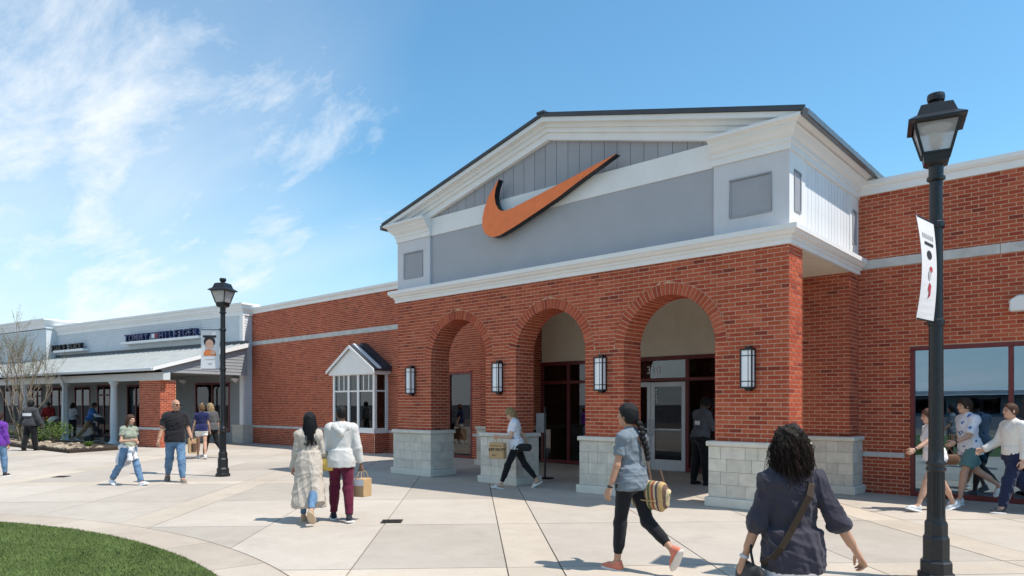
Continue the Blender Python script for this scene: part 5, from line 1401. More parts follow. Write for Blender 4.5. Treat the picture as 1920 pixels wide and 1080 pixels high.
    def shoes(s, col, sole=(.7, .7, .68), kind='sneaker', sides='RL'):
        J = s.J
        for q in sides:
            fw, up = J['ft'+q]; an = J['an'+q]; hgt = .03 if kind == 'flat' else .0
            g = lambda f_, u: an+fw*f_+up*u
            hh = min(s.h, .0075 if s.d < 14 else .011)
            sd_ = np.cross(fw, up)
            P = [cone(g(-.04, -.05), g(.0, -.05), .036, .040, .03), cone(g(0, -.045), g(.10, -.06), .043, .040, .03), cone(g(.10, -.062), g(.165, -.068), .041, .032, .03, up, .72)]
            if kind == 'sneaker': P.append(cone(g(-.02, -.045), g(-.012, .012), .040, .042, .02, None, 1, True))
            cl = [(g(0, -.092), -up)]
            v, fq = sdf_mesh(P, hh, cl); sh = add('shoe', np_mesh('shoe', [(v*s.sc, fq)], fab(col, .7)), s.root)
            S = [cone(g(-.045, -.092), g(.02, -.092), .040, .041, .02, up, .42), cone(g(.02, -.092), g(.12, -.092), .041, .046, .03, up, .42), cone(g(.12, -.092), g(.17, -.09), .046, .034, .03, up, .42)]
            v, fq = sdf_mesh(S, hh, [(g(0, -.108), -up)]); add('sole', np_mesh('sole', [(v*s.sc, fq)], fab(sole, .75)), sh)
    def sandals(s, col):
        J = s.J
        for q in 'RL':
            fw, up = J['ft'+q]; an = J['an'+q]; g = lambda f_, u: an+fw*f_+up*u
            S = [cone(g(-.05, -.09), g(.03, -.09), .040, .038, .02, up, .4), cone(g(.03, -.09), g(.13, -.09), .038, .047, .03, up, .4), cone(g(.13, -.09), g(.175, -.088), .047, .035, .03, up, .4)]
            v, fq = sdf_mesh(S, .008); o = add('sandal', np_mesh('sandal', [(v*s.sc, fq)], fab(col, .7)), s.root)
            st = [cone(g(.075, -.058), g(.13, -.068), .049, .045, .01, up, .75, True)]
            v, fq = sdf_mesh(st, .008); add('strap', np_mesh('strap', [(v*s.sc, fq)], fab(col, .7)), o)
    def hair_cap(s, e=.010, low=-.02, front=.045, back=-.08, k=.03, extra=()):
        """close cap of hair: skull shape cut by a hairline"""
        c, Rh = s.J['head'], s.Rh; g = lambda *p: c+Rh@V3(*p)
        P = [ell3(g(0, -.012, .028), (.075+e, .094+e, .088+e*1.1), k, Rh), ell3(g(0, -.045, -.03), (.062+e, .055+e, .06+e), .04, Rh)]+list(extra)
        n1 = Rh@(V3(0, 1, -.55)/math.hypot(1, .55)); n2 = Rh@V3(0, 0, -1)
        return P, [(g(0, front, .03), n1), (g(0, -.06, back), n2)]
    def hair_short(s, col, e=.012, front=.062, back=-.075, amp=.006):
        P, cl = s.hair_cap(e, front=front, back=back); v, fq = sdf_mesh(P, min(s.h*.6, .007), cl); v = wrinkle(v, fq, amp, 3, 60, .6)
        return add('hair', np_mesh('hair', [(v*s.sc, fq)], hairmat(col)), s.root)
    def hair_long(s, col, length=.35, e=.016, spread=.075, n=160, wave=.012, seed=5, front=.05, pony=False, wind=(0, 0, 0), thick=.0045, over=0):
        P, cl = s.hair_cap(e, front=front, back=-.10); v, fq = sdf_mesh(P, min(s.h*.6, .008), cl); v = wrinkle(v, fq, .006, seed, 45, .4)
        c, Rh = s.J['head'], s.Rh; g = lambda *p: c+Rh@V3(*p)
        o = add('hair', np_mesh('hair', [(v*s.sc, fq)], hairmat(col)), s.root)
        rg = random.Random(seed); mb = MB()
        for i in range(n):
            a = rg.uniform(-1.25, 1.25) if not pony else rg.uniform(-.25, .25)
            if over and rg.random() < over: a = rg.choice((-1, 1))*rg.uniform(1.2, 1.75)
            el = rg.uniform(-.35, .75) if not pony else rg.uniform(.0, .5)
            r0 = V3(math.sin(a)*math.cos(el)*(.076+e), -.012-math.cos(a)*math.cos(el)*(.094+e), .028+math.sin(el)*(.088+e))
            p = c+Rh@r0; pts = []; ln = length*rg.uniform(.75, 1.05); ph = rg.uniform(0, 6.28); fq_ = rg.uniform(.8, 1.3); am_ = wave*rg.uniform(.5, 1.3)
            out = Rh@V3(math.sin(a), -math.cos(a), 0); m = 9
            for kk in range(m+1):
                u = kk/m; fall = ln*u+(.088*math.sin(el)*u if el > 0 else 0)
                q = p+out*(spread*(.25+.35*rg.random()*0+.3)*math.sin(min(1, u*1.4)*1.57)*(.4 if pony else .55))-V3(0, 0, fall)+np.asarray(wind)*u*u
                q = q+V3(math.sin(ph+u*9*fq_), math.cos(ph*1.3+u*8*fq_), 0)*am_*u
                if pony: q = q+Rh@V3(0, -.035*math.sin(min(1, u*3)*1.57), 0)
                pts.append(q*s.sc)
            mb.tube(pts, [thick*s.sc*(1.0 if kk < m-2 else .6) for kk in range(m+1)], 4, cap=False)
        st = mb.build('hair_strands', hairmat(col), o, smooth=True, fix=False); return o
    def hair_curly(s, col, col2, n=1500, seed=9):
        g = lambda *p: s.J['head']+s.Rh@V3(*p)
        P, cl = s.hair_cap(.014, front=.055, back=-.30, extra=[ell3(g(0, -.05, -.07), (.082, .075, .12), .05, s.Rh), ell3(g(.0, -.06, -.16), (.085, .055, .07), .05, s.Rh)]); v, fq = sdf_mesh(P, .008, cl); v = wrinkle(v, fq, .022, seed, 45, .6)
        o = add('hair', np_mesh('hair', [(v*s.sc, fq)], hairmat(col)), s.root); rg = random.Random(seed); mbs = [MB(), MB()]; c, Rh = s.J['head'], s.Rh
        for i in range(n):
            a = rg.gauss(0, 1.0); a = max(-2.1, min(2.1, a)); el = rg.uniform(-.6, 1.45)
            dr = V3(math.sin(a)*math.cos(el), -math.cos(a)*math.cos(el), math.sin(el)); p = c+Rh@(V3(0, -.015, .02)+dr*V3(.085, .10, .098)); drw = Rh@dr
            ln = rg.uniform(.10, .30)+.06*max(0, el); ph = rg.uniform(0, 6.28); cr = rg.uniform(.004, .013); tw = rg.uniform(2.0, 5.5); hz = V3(drw[0], drw[1], 0); hz /= np.linalg.norm(hz)+1e-6; bulge = rg.uniform(.012, .05); jx = V3(rg.gauss(0, .025), rg.gauss(0, .02), 0); pts = []; m = 16
            for kk in range(m+1):
                u = kk/m; q = p+hz*bulge*math.sin(min(1, u*1.6)*1.9)+jx*u*u+drw*.012*math.sin(u*3.1)-V3(0, 0, ln*u**1.3); aa = ph+tw*6.28*u*.5
                pts.append((q+V3(math.cos(aa), math.sin(aa), .4*math.sin(aa*1.3))*cr*min(1, u*2.5))*s.sc)
            mbs[0 if rg.random() < .72 else 1].tube(pts, [.0023*s.sc*(1-.5*kk/m) for kk in range(m+1)], 3, cap=False)
        mbs[0].build('hair_curls', hairmat(col), o, smooth=True, fix=False); mbs[1].build('hair_curls', hairmat(col2), o, smooth=True, fix=False); return o
    def glasses(s, dark=True):
        c, Rh = s.J['head'], s.Rh; g = lambda *p: (c+Rh@V3(*p))*s.sc; mb = MB()
        for sg in (-1, 1):
            pts = [g(sg*.033+.024*math.cos(a), .098-.008*abs(math.cos(a)), .004+.017*math.sin(a)) for a in np.linspace(0, 6.28, 12, endpoint=False)]
            mb.prism(pts, tuple(Rh@V3(0, 0, 0)), tuple(Rh@V3(0, .004, 0))); mb.tube([g(sg*.058, .088, .01), g(sg*.078, .02, .01), g(sg*.080, -.01, .0)], .003, 4)
        mb.tube([g(-.01, .104, .008), g(.01, .104, .008)], .0025, 4); mb.build('sunglasses', 'black_edge', s.root, fix=False)
    def watch(s, q, col=(.02, .02, .02)):
        J = s.J; p = J['wr'+q]-J['fa'+q]*.015; r = .027*(.86 if s.sex == 'f' else 1)*s.b+.005
        v, fq = sdf_mesh([cone(p-J['fa'+q]*.012, p+J['fa'+q]*.012, r, r, .002, cut=True), ell3(p-J['pn'+q]*r, (.013,)*3, .004)], .005); add('watch', np_mesh('watch', [(v*s.sc, fq)], fab(col, .5)), s.root)
def strap_line(root_name, pts, wd, col, parent, th=.003, nrm=None):
    """flat strap through world or local points"""
    mb = MB(); pts = [Vector(p) for p in pts]
    for i in range(len(pts)-1):
        a, b = pts[i], pts[i+1]
    n0 = 0; prev = None
    for i, p in enumerate(pts):
        d = (pts[min(i+1, len(pts)-1)]-pts[max(i-1, 0)]).normalized(); nn = Vector(nrm[i]) if nrm else d.orthogonal(); sd_ = d.cross(nn).normalized(); nn = sd_.cross(d).normalized()
        ring = [p-sd_*wd/2, p+sd_*wd/2, p+sd_*wd/2+nn*th, p-sd_*wd/2+nn*th]
        if prev:
            for k in range(4): mb.quad(prev[k], prev[(k+1) % 4], ring[(k+1) % 4], ring[k])
        prev = ring
    return mb.build(root_name, fab(col), parent, fix=True)
# ================================================================== the people in the photograph
def mat_spots(name, base, spot, scale, thr):
    m = mat(name, base, .85, var=.03, bump=.2, bscale=300, sheen=.1); t = m.node_tree; b = [n for n in t.nodes if n.type == 'BSDF_PRINCIPLED'][0]
    vo = t.nodes.new('ShaderNodeTexVoronoi'); vo.inputs['Scale'].default_value = scale; tcn = t.nodes.new('ShaderNodeTexCoord'); nz = t.nodes.new('ShaderNodeTexNoise'); nz.inputs['Scale'].default_value = 22
    L(t, tcn.outputs['Object'], nz.inputs['Vector']); mxv = t.nodes.new('ShaderNodeMixRGB'); mxv.inputs[0].default_value = .06; L(t, tcn.outputs['Object'], mxv.inputs[1]); L(t, nz.outputs['Color'], mxv.inputs[2]); L(t, mxv.outputs[0], vo.inputs['Vector'])
    f = M(t, 'LESS_THAN', vo.outputs['Distance'], thr); mx = t.nodes.new('ShaderNodeMixRGB'); L(t, f, mx.inputs[0])
    src = b.inputs['Base Color'].links[0].from_socket; L(t, src, mx.inputs[1]); mx.inputs[2].default_value = rgb(spot); L(t, mx.outputs[0], b.inputs['Base Color']); return name
def mat_stripes(name):
    m, t, out = newmat(name); b = t.nodes.new('ShaderNodeBsdfPrincipled'); L(t, b.outputs[0], out.inputs[0]); b.inputs['Roughness'].default_value = .9
    tcn = t.nodes.new('ShaderNodeTexCoord'); sp = t.nodes.new('ShaderNodeSeparateXYZ'); L(t, tcn.outputs['Object'], sp.inputs[0])
    rp = t.nodes.new('ShaderNodeValToRGB'); rp.color_ramp.interpolation = 'CONSTANT'; e = rp.color_ramp.elements
    cs_ = [(.50, .33, .14), (.16, .09, .06), (.55, .42, .24), (.10, .13, .06), (.50, .30, .13), (.30, .07, .05), (.58, .45, .28), (.07, .06, .09), (.48, .31, .14)]
    while len(e) < len(cs_): e.new(.5)
    for i, c in enumerate(cs_): e[i].position = i/len(cs_); e[i].color = rgb(c)
    wv = M(t, 'FRACT', M(t, 'MULTIPLY', M(t, 'ADD', sp.outputs[0], 1.0), 5.2)); L(t, wv, rp.inputs[0]); L(t, rp.outputs[0], b.inputs['Base Color']); return name
mat_spots('floral_cloth', (.72, .73, .78), (.07, .17, .42), 9, .26); mat_stripes('striped_cloth')
mat('heather', (.20, .235, .27), .95, var=.22, scale=160, bump=.3, bscale=300); mat('denim', (.14, .25, .40), .95, var=.22, scale=9, bump=.3, bscale=300); mat('denim_dark', (.045, .085, .17), .95, var=.2, scale=9, bump=.3, bscale=300); mat('oatmeal', (.60, .58, .55), .95, var=.10, scale=120, bump=.4, bscale=200)
mat('beige_knit', (.52, .45, .38), .95, var=.10, scale=30, bump=.3, bscale=220)
def paper_bag(lab, top, yaw, w_, d_, h_, m='paper_bag', hand='paper_bag', name='shopping_bag', art=None):
    t = thing(name, lab, 'bag', (top.x, top.y, top.z-h_-.10), yaw); a, b = w_/2, d_/2
    MB().prism([(-a, -b, 0), (a, -b, 0), (a, b, 0), (-a, b, 0)], (0, 0, 0), (0, 0, h_)).build('bag_body', m, t, bevel=.006)
    for s in (-1, 1): MB().tube([(-a*.4, s*b*.9, h_), (-a*.3, s*b*.6, h_+.08), (0, s*b*.2, h_+.105), (a*.3, s*b*.6, h_+.08), (a*.4, s*b*.9, h_)], .005, 5).build('handle', hand, t)
    if art: art(t, a, b, h_)
    return t
hi = .0085
# 1 --- foreground woman from behind
p = Person('woman from behind with curly dark hair and charcoal top, closest to the viewer', 0, 0, 1.475, 93, pos=(3.85*(_F.x+_R.x*.402), 3.85*(_F.y+_R.y*.402)), sex='f', build=.95, lean=1, twist=-6, legs=dict(R=(14, 6, 3, 6), L=(-10, 14, 3, -10)), arms=dict(R=(-16, 24, 46, -30), L=(4, 15, 8, 0)), look=(-6, 0), skin_='tan', h=.0075, curl=(.9, .6))
p.top((.042, .038, .052), 1.16, .84, .024, amp=.014, seed=4, name='charcoal_top', cuff=-.004); p.trousers((.78, .79, .84), 2.0, .010, 'white_trousers', amp=.003, waist=.96); p.shoes((.5, .5, .5)); p.hair_curly((.020, .011, .008), (.065, .028, .018)); p.watch('L', (.6, .6, .6)); W1 = p
T_ = p.T
pts = []; nr = []
for z, x, y in ((1.425, .085, -.055), (1.40, .08, -.105), (1.33, .05, -.145), (1.22, .0, -.142), (1.10, -.06, -.138), (1.0, -.115, -.140), (.93, -.16, -.115), (.88, -.20, -.04)):
    q = T_((x*1.05, y*1.12, z)); pts.append(tuple(q*p.sc)); nr.append((0, -1, .25))
strap_line('bag_strap', pts, .034, (.045, .028, .018), p.root, .004, nr)
hb_ = p.W(T_((-.26, .02, .80))); t = thing('shoulder_bag', 'small black shoulder bag at the left hip of the closest woman', 'bag', tuple(hb_), R(41.8+93-90))
v, fq = sdf_mesh([cone((0, -.09, 0), (0, .09, 0), .05, .05, .02, V3(1, 0, 0), .6), cone((0, -.09, -.1), (0, .09, -.1), .055, .055, .1, V3(1, 0, 0), .6)], .009); add('bag_body', np_mesh('bag_body', [(v, fq)], fab((.012, .012, .013), .6)), t)
MB().tube([(-.01, -.06, .05), (-.01, -.02, .12), (0, .0, .16)], .008, 5).build('handle', fab((.012, .012, .013), .6), t)
# 2 --- woman with braid
p = Person('woman with a long black braid, grey tee and black leggings, striding left', 1183, 1068, 1.60, 128, sex='f', lean=1, twist=6, legs=dict(R=(-19, 34, 2, -60), L=(8, 4, 2, 2)), arms=dict(R=(16, 10, 30, 10), L=(4, 13, 8, 0)), look=(14, 2), skin_='tan', h=.0078)
p.top(None, .62, .86, .015, amp=.010, seed=8, name='grey_tee', m='heather', flare=.004); p.trousers((.012, .012, .014), 1.78, .006, 'leggings', amp=.002); p.shoes((.62, .19, .12), (.7, .62, .55)); p.watch('L'); p.hair_short((.008, .008, .010), .018, .05, -.085, .003)
rg = random.Random(3); br = MB(); c0 = p.J['head']+p.Rh@V3(0, -.10, -.03)
for k in range(9):
    q = c0+V3(.012*math.sin(k*1.2)+.008*k, -.020*min(k, 3)-.006*k, -.052*k); r = .036-.0018*k
    for s in (-1, 1): br.lathe([(0.001, -.034), (r*.75, -.018), (r*.9, 0), (r*.75, .018), (0.001, .034)], 8, (0, 0)); n_ = 40; br.v[-n_:] = [tuple((V3(x+s*.011*(-1)**k, y, z)+q)*p.sc) for x, y, z in br.v[-n_:]]
hd = [c for c in p.root.children if c.name.startswith('hair')][0]; br.build('braid', hairmat((.008, .008, .010)), hd, smooth=True)
q = c0+V3(.012*math.sin(7.5*1.2)+.045, 0, -.052*8.2); sc_ = MB().lathe([(.001, -.02), (.032, -.012), (.036, 0), (.032, .012), (.001, .02)], 12); sc_.v = [tuple((V3(*v)+q)*p.sc) for v in sc_.v]; sc_.build('hair_tie', fab((.02, .30, .24)), hd, smooth=True)
T_ = p.T; pts = []; nr = []
for x, y, z in ((-.06, -.02, 1.46), (-.02, -.10, 1.42), (.03, -.128, 1.30), (.10, -.125, 1.15), (.15, -.12, 1.0), (.15, -.13, .90)):
    pts.append(tuple(T_((x*1.05, y*1.12, z))*p.sc)); nr.append((0, -1, .2))
strap_line('bag_strap', pts, .03, (.10, .055, .035), p.root, .004, nr)
hb_ = p.W(T_((.125, -.15, .80))); t = None; t = thing('satchel', 'striped woven satchel hanging at the hip of the woman with the braid', 'bag', tuple(hb_), R(-10))
v, fq = sdf_mesh([cone((-.12, 0, -.04), (.12, 0, -.04), .085, .085, .05, V3(0, 1, 0), .55), cone((-.13, 0, .05), (.13, 0, .05), .055, .055, .06, V3(0, 1, 0), .75)], .009); v = wrinkle(v, fq, .008, 2, 18); add('bag_body', np_mesh('bag_body', [(v, fq)], 'striped_cloth'), t)
v, fq = sdf_mesh([cone((-.135, -.012, .075), (.135, -.012, .075), .052, .052, .02, V3(0, 1, 0), 1.0), cone((-.135, -.035, .0), (.135, -.035, .0), .045, .045, .05, V3(0, 1, 0), .62)], .009, [((0, 0, -.035), (0, 0, -1))]); add('flap', np_mesh('flap', [(v, fq)], 'striped_cloth'), t)
MB().tube([(-.13, -.085, -.035), (0, -.087, -.04), (.13, -.085, -.035)], .006, 5).build('flap_trim', fab((.5, .33, .14)), t)
for sx_ in (-.16, .16): MB().tube([(sx_, 0, .05), (sx_*.95, 0, .12), (sx_*.6, .02, .22)], .010, 6).build('side_strap', fab((.10, .055, .035)), t)
[c for c in [bpy.data.objects.get('satchel')]][0].scale = (1.12, 1.12, 1.12)
# 3 --- couple walking away
p = Person('woman with long black hair and ankle-length beige cardigan, walking away', 580, 979, 1.49, 96, sex='f', lean=1, twist=3, legs=dict(R=(-20, 30, 2, -50), L=(12, 6, 2, 4)), arms=dict(R=(4, 14, 22, 0), L=(2, 12, 10, 0)), look=(12, 6), skin_='tan', h=.0092)
p.trousers(None, 1.92, .006, 'jeans', m='denim', amp=.003); p.shoes((.42, .30, .20), (.6, .45, .3), 'flat')
P_ = p.torso(.024, .05); am_ = .86
for q in 'RL':
    P_ += [ell3(p.J['sh'+q], (.06,)*3, .05), cone(p.J['sh'+q], p.J['el'+q], .062, .052, .03), cone(p.J['el'+q], p.J['wr'+q], .052, .042, .02, cut=True)]
P_ += [cone(p.T((0, 0, 1.12)), p.J['pel']+V3(.0, -.03, -.69), .165, .262, .08, V3(0, 1, 0), .80, True), cone(p.J['pel']+V3(.10, -.10, -.1), p.J['pel']+V3(.16, -.17, -.60), .05, .10, .10, cut=True), cone(p.J['pel']+V3(-.10, -.06, -.1), p.J['pel']+V3(-.14, -.10, -.62), .05, .09, .10, cut=True)]
p.garment('cardigan', P_, None, (), .016, 14, 6, .18, m='beige_knit'); p.hair_long((.007, .007, .009), .40, .020, .085, 260, .012, 4, wind=(.02, -.02, 0)); W2 = p
hb_ = p.W(p.J['pel']+V3(.235, .02, -.02)); t = thing('handbag', 'small yellow quilted handbag at the hip of the woman in the cardigan', 'bag', tuple(hb_), R(41.8-5))
v, fq = sdf_mesh([cone((-.085, 0, -.03), (.085, 0, -.03), .06, .06, .02, V3(0, 1, 0), .6), cone((-.08, 0, .03), (.08, 0, .03), .055, .055, .03, V3(0, 1, 0), .55)], .008); add('bag_body', np_mesh('bag_body', [(v, fq)], fab((.62, .43, .10), .5)), t)
MB().box(-.09, .09, -.045, -.034, .0, .075).build('flap', fab((.66, .46, .12), .5), t); MB().tube([(-.07, 0, .07), (-.05, 0, .14), (.05, 0, .14), (.07, 0, .07)], .006, 5).build('handle', fab((.5, .34, .08), .5), t)
p = Person('man in pale grey hoodie and maroon trousers, walking away beside the long-haired woman', 640, 977, 1.585, 100, sex='m', build=1.06, lean=0, legs=dict(R=(-8, 10, 3, -8), L=(16, 8, 3, 6)), arms=dict(R=(-4, 12, 14, 0), L=(6, 16, 16, 0)), look=(22, 0), skin_='brown', h=.0092, curl=(1.0, .7)); p.stubble = (.4, .36, .34)
p.top(None, 1.97, .83, .024, amp=.007, seed=3, name='hoodie', m='oatmeal', cuff=-.006)
hd_ = [cone(p.T((-.085, -.07, 1.43)), p.T((.0, -.125, 1.345)), .05, .045, .03), cone(p.T((.085, -.07, 1.43)), p.T((.0, -.125, 1.345)), .05, .045, .03), cone(p.T((-.08, .02, 1.46)), p.T((-.085, -.07, 1.43)), .04, .05, .03), cone(p.T((.08, .02, 1.46)), p.T((.085, -.07, 1.43)), .04, .05, .03)]
p.garment('hood', hd_, None, (), .010, 22, 5, m='oatmeal'); p.trousers((.105, .010, .030), 1.95, .010, 'maroon_trousers', amp=.007, waist=.94); p.shoes((.02, .02, .03), (.75, .74, .72)); p.hair_short((.012, .009, .008), .006, .05, -.07, .002)
hb_ = p.W(p.J['wrR']+p.J['faR']*.13); paper_bag('brown and white paper shopping bag held by the man in the hoodie', hb_, R(20), .17, .20, .25, art=lambda t, a, b, h_: MB().box(-a*.96, a*.96, -b-.002, -b-.0012, h_*.62, h_*.98).build('label', 'white_print', t))
# 4 --- blonde shopper in profile
p = Person('blonde woman in white tee and black leggings walking left with a paper bag', 968, 915, 1.60, 178, sex='f', lean=5, legs=dict(R=(-25, 14, 2, -30), L=(25, 6, 2, 10)), arms=dict(R=(-34, 8, 10, 0), L=(16, 6, 78, 6)), look=(0, -22), skin_='light', h=.0088, curl=(.4, 1.0))
p.top((.70, .70, .74), .55, .88, .020, amp=.012, seed=5, name='white_tee'); p.trousers((.012, .012, .014), 1.86, .005, 'leggings', amp=.002); p.sandals((.72, .70, .66)); p.hair_long((.42, .27, .13), .36, .012, .05, 150, .008, 3, pony=True, wind=(0, -.05, 0), front=.06); p.glasses(); W4 = p
hb_ = p.W(p.J['wrL']+p.J['faL']*.02); hb_.z -= .02
def art4(t, a, b, h_):
    for s_, off in ((0, 0),):
        o = letters('JUST DO IT', .062, (0, -b-.003, h_*.52), 0, 'black_edge', t, bold=.003, depth=.001); mini(t, -a*.5, -b-.003, h_*.18, .10, 'black_edge')
    k = mini(t, a+.003, -b*.8, h_*.55, .11, 'black_edge', yaw=R(90))
    MB().box(-a*.8, a*.8, -b-.003, -b-.002, h_*.80, h_*.83).build('print_bar', 'black_edge', t)
paper_bag('brown paper shopping bag with black print hanging from the forearm of the blonde woman', hb_, R(20), .30, .16, .30, art=art4)
hb_ = p.W(p.J['pel']+V3(-.16, -.13, -.01)); t = thing('shoulder_bag', 'black crossbody bag at the hip of the blonde woman in the white tee', 'bag', tuple(hb_), R(41.8))
v, fq = sdf_mesh([cone((-.11, 0, -.02), (.11, 0, -.02), .075, .075, .04, V3(0, 1, 0), .55)], .009); add('bag_body', np_mesh('bag_body', [(v, fq)], fab((.012, .012, .013), .6)), t)
a_, b_ = p.W(p.T((.09, .02, 1.43))), p.W(p.T((-.16, .04, 1.12))); MB().tube([Vector((-.09, 0, .03)), Matrix.Rotation(-R(41.8), 3, 'Z')@(b_-hb_), Matrix.Rotation(-R(41.8), 3, 'Z')@(a_-hb_)], .008, 5).build('strap', fab((.012, .012, .013), .6), t)
q = p.J['wrL']+p.J['faL']*.12; w_ = p.W(q); t = thing('phone', 'white phone in the hand of the blonde woman', 'phone', tuple(w_), R(41.8+178-90)); MB().box(-.035, .035, -.02, .11, .012, .021).build('case', 'white_print', t, bevel=.003); MB().box(-.032, .032, -.017, .107, .0212, .0222).build('screen', 'black_edge', t)
# 5 --- girl and bald man
p = Person('girl in sage tee and jeans with a white jacket tied round her waist', 241, 910, 1.43, 338, sex='f', build=.92, lean=3, twist=-8, legs=dict(R=(-22, 16, 2, -22), L=(22, 4, 2, 12)), arms=dict(R=(6, 14, 88, 42), L=(-6, 12, 88, 40)), look=(10, -4), skin_='light', h=.0098)
p.top((.30, .33, .26), .5, .97, .018, amp=.010, seed=6, name='sage_tee'); p.trousers(None, 1.97, .014, 'jeans', flare=.016, m='denim', amp=.009); p.shoes((.78, .78, .78), (.8, .8, .8)); p.hair_long((.10, .048, .026), .34, .014, .08, 190, .016, 8, wind=(-.03, -.03, 0), front=.055, over=.45)
jk = [cone(p.T((-.13, .08, 1.0)), p.T((.13, .08, 1.0)), .035, .035, .03), cone(p.T((.15, .0, .99)), p.T((.15, -.09, .97)), .045, .045, .04), cone(p.T((-.15, .0, .99)), p.T((-.15, -.09, .97)), .045, .045, .04), cone(p.T((0, -.10, 1.0)), p.J['pel']+V3(.0, -.19, -.34), .13, .21, .06, V3(0, 1, 0), .35, True), cone(p.T((.04, .12, .98)), p.J['pel']+V3(.09, .16, -.30), .03, .055, .03, cut=True), cone(p.T((-.03, .12, .98)), p.J['pel']+V3(-.07, .17, -.26), .03, .05, .03, cut=True)]
p.garment('tied_jacket', jk, (.72, .71, .74), (), .018, 17, 4, .35)
p = Person('bald man in black polo shirt, sunglasses and light jeans', 329, 904, 1.72, 300, sex='m', build=1.08, lean=0, legs=dict(R=(-14, 22, 3, -30), L=(16, 6, 3, 4)), arms=dict(R=(4, 16, 14, 0), L=(6, 14, 22, 0)), look=(28, 0), skin_='tan', h=.0095, curl=(.9, 1.0))
p.top((.016, .015, .018), .68, .87, .024, amp=.011, seed=9, name='polo_shirt'); p.trousers(None, 1.95, .008, 'jeans', m='denim', amp=.009); p.shoes((.20, .15, .12), (.3, .24, .2)); p.glasses(); p.watch('L')
co = [cone(p.J['neck']+V3(0, 0, .0), p.J['neck']+(p.J['nt']-p.J['neck'])*.42, .088, .068, .02, cut=True)]; p.garment('collar', co, (.018, .017, .02), (), .002)
hb_ = p.W(p.J['wrL']+p.J['faL']*.11); t = thing('small_pouch', 'small dark pouch in the hand of the bald man', 'pouch', tuple(hb_), R(30)); MB().box(-.03, .03, -.05, .05, -.16, .02).build('pouch_body', fab((.09, .05, .03), .6), t, bevel=.012); MB().tube([(0, -.04, .0), (0, 0, .05), (0, .04, .0)], .006, 5).build('loop', fab((.03, .03, .03), .6), t)
# 6 --- two women farther back
p = Person('young woman in navy top and white shorts beside the far lamp post', 378, 860, 1.60, 112, sex='f', lean=2, legs=dict(R=(-12, 10, 2, -14), L=(14, 6, 2, 6)), arms=dict(R=(4, 10, 14, 0), L=(4, 12, 16, 0)), look=(30, 0), skin_='light')
p.top((.014, .018, .075), .5, .90, .022, name='navy_top', amp=.010); p.trousers((.74, .72, .70), .42, .014, 'shorts'); p.shoes((.7, .7, .7)); p.hair_short((.20, .105, .05), .022, .05, -.08, .008)
hb_ = p.W(p.J['wrL']+p.J['faL']*.13); paper_bag('large tan paper bag carried by the young woman in navy', hb_, R(-20), .52, .2, .44)
p = Person('blonde woman in grey tee and black leggings, arm raised to her hair', 397, 858, 1.66, 150, sex='f', build=1.08, lean=4, legs=dict(R=(-18, 26, 2, -38), L=(18, 6, 2, 8)), arms=dict(R=(-6, 14, 20, 0), L=(95, 20, 62, 30)), look=(10, 0), skin_='light')
p.top((.085, .085, .09), .8, .90, .028, name='grey_tee', amp=.012); p.trousers((.010, .010, .012), 1.85, .008, 'leggings'); p.shoes((.5, .48, .45)); p.hair_long((.50, .36, .19), .30, .016, .08, 110, .012, 5)
# 7 --- entrance guard
p = Person('guard in dark grey shirt and black trousers looking at a phone beside the doors', 1314, 909, 1.76, 20, sex='m', build=1.1, lean=4, legs=dict(R=(4, 4, 4, 0), L=(-3, 4, 4, 0)), arms=dict(R=(24, 10, 82, 26), L=(24, 10, 82, 26)), look=(0, -24), skin_='dark')
p.top((.075, .078, .09), 1.5, .95, .022, name='grey_shirt'); p.trousers((.008, .008, .010), 2.0, .022, 'black_trousers'); p.shoes((.01, .01, .012), (.02, .02, .02)); p.hair_short((.008, .007, .007), .016, .05, -.07)
bd = MB().box(-.06, .10, -.006, 0, -.03, .05); c_ = p.T((0, -.145, 1.22))*p.sc; bd.v = [(x+c_[0]+.05, y+c_[1], z+c_[2]) for x, y, z in bd.v]; bd.build('back_patch', 'white_print', p.root)
q = p.W((p.J['wrR']+p.J['faR']*.10)*.5+(p.J['wrL']+p.J['faL']*.10)*.5); t = thing('phone', 'dark phone held by the guard at the doors', 'phone', tuple(q), R(-28)); MB().box(-.035, .035, -.05, .07, .0, .010).build('case', 'black_edge', t, bevel=.003); MB().box(-.031, .031, -.046, .066, .0102, .0112).build('screen', 'print_grey', t)
# 8 --- three walkers on the right
p = Person('woman with brown ponytail and white sleeveless top walking behind the lamp post', 1752, 958, 1.58, 180, sex='f', lean=5, legs=dict(R=(-24, 8, 2, -20), L=(27, 6, 2, 14)), arms=dict(R=(-24, 8, 16, 0), L=(46, 10, 14, 0)), look=(-8, -4), skin_='light', h=.0088)
p.top((.72, .70, .72), 0, .90, .020, name='white_top', amp=.010); p.trousers((.30, .38, .48), .36, .012, 'denim_shorts'); p.shoes((.62, .63, .64), (.8, .8, .8)); p.hair_long((.13, .055, .03), .26, .012, .05, 120, .010, 12, pony=True, front=.06); p.watch('L')
hb_ = p.W(p.J['pel']+V3(-.05, -.22, -.02)); t = thing('shoulder_bag', 'small tan leather bag behind the woman in the white sleeveless top', 'bag', tuple(hb_), R(41.8)); v, fq = sdf_mesh([cone((-.08, 0, -.02), (.08, 0, -.02), .08, .08, .04, V3(0, 1, 0), .5)], .009); add('bag_body', np_mesh('bag_body', [(v, fq)], fab((.11, .05, .025), .6)), t); MB().tube([(-.07, 0, .05), (0, 0, .16), (.07, 0, .05)], .006, 5).build('strap', fab((.11, .05, .025), .6), t)
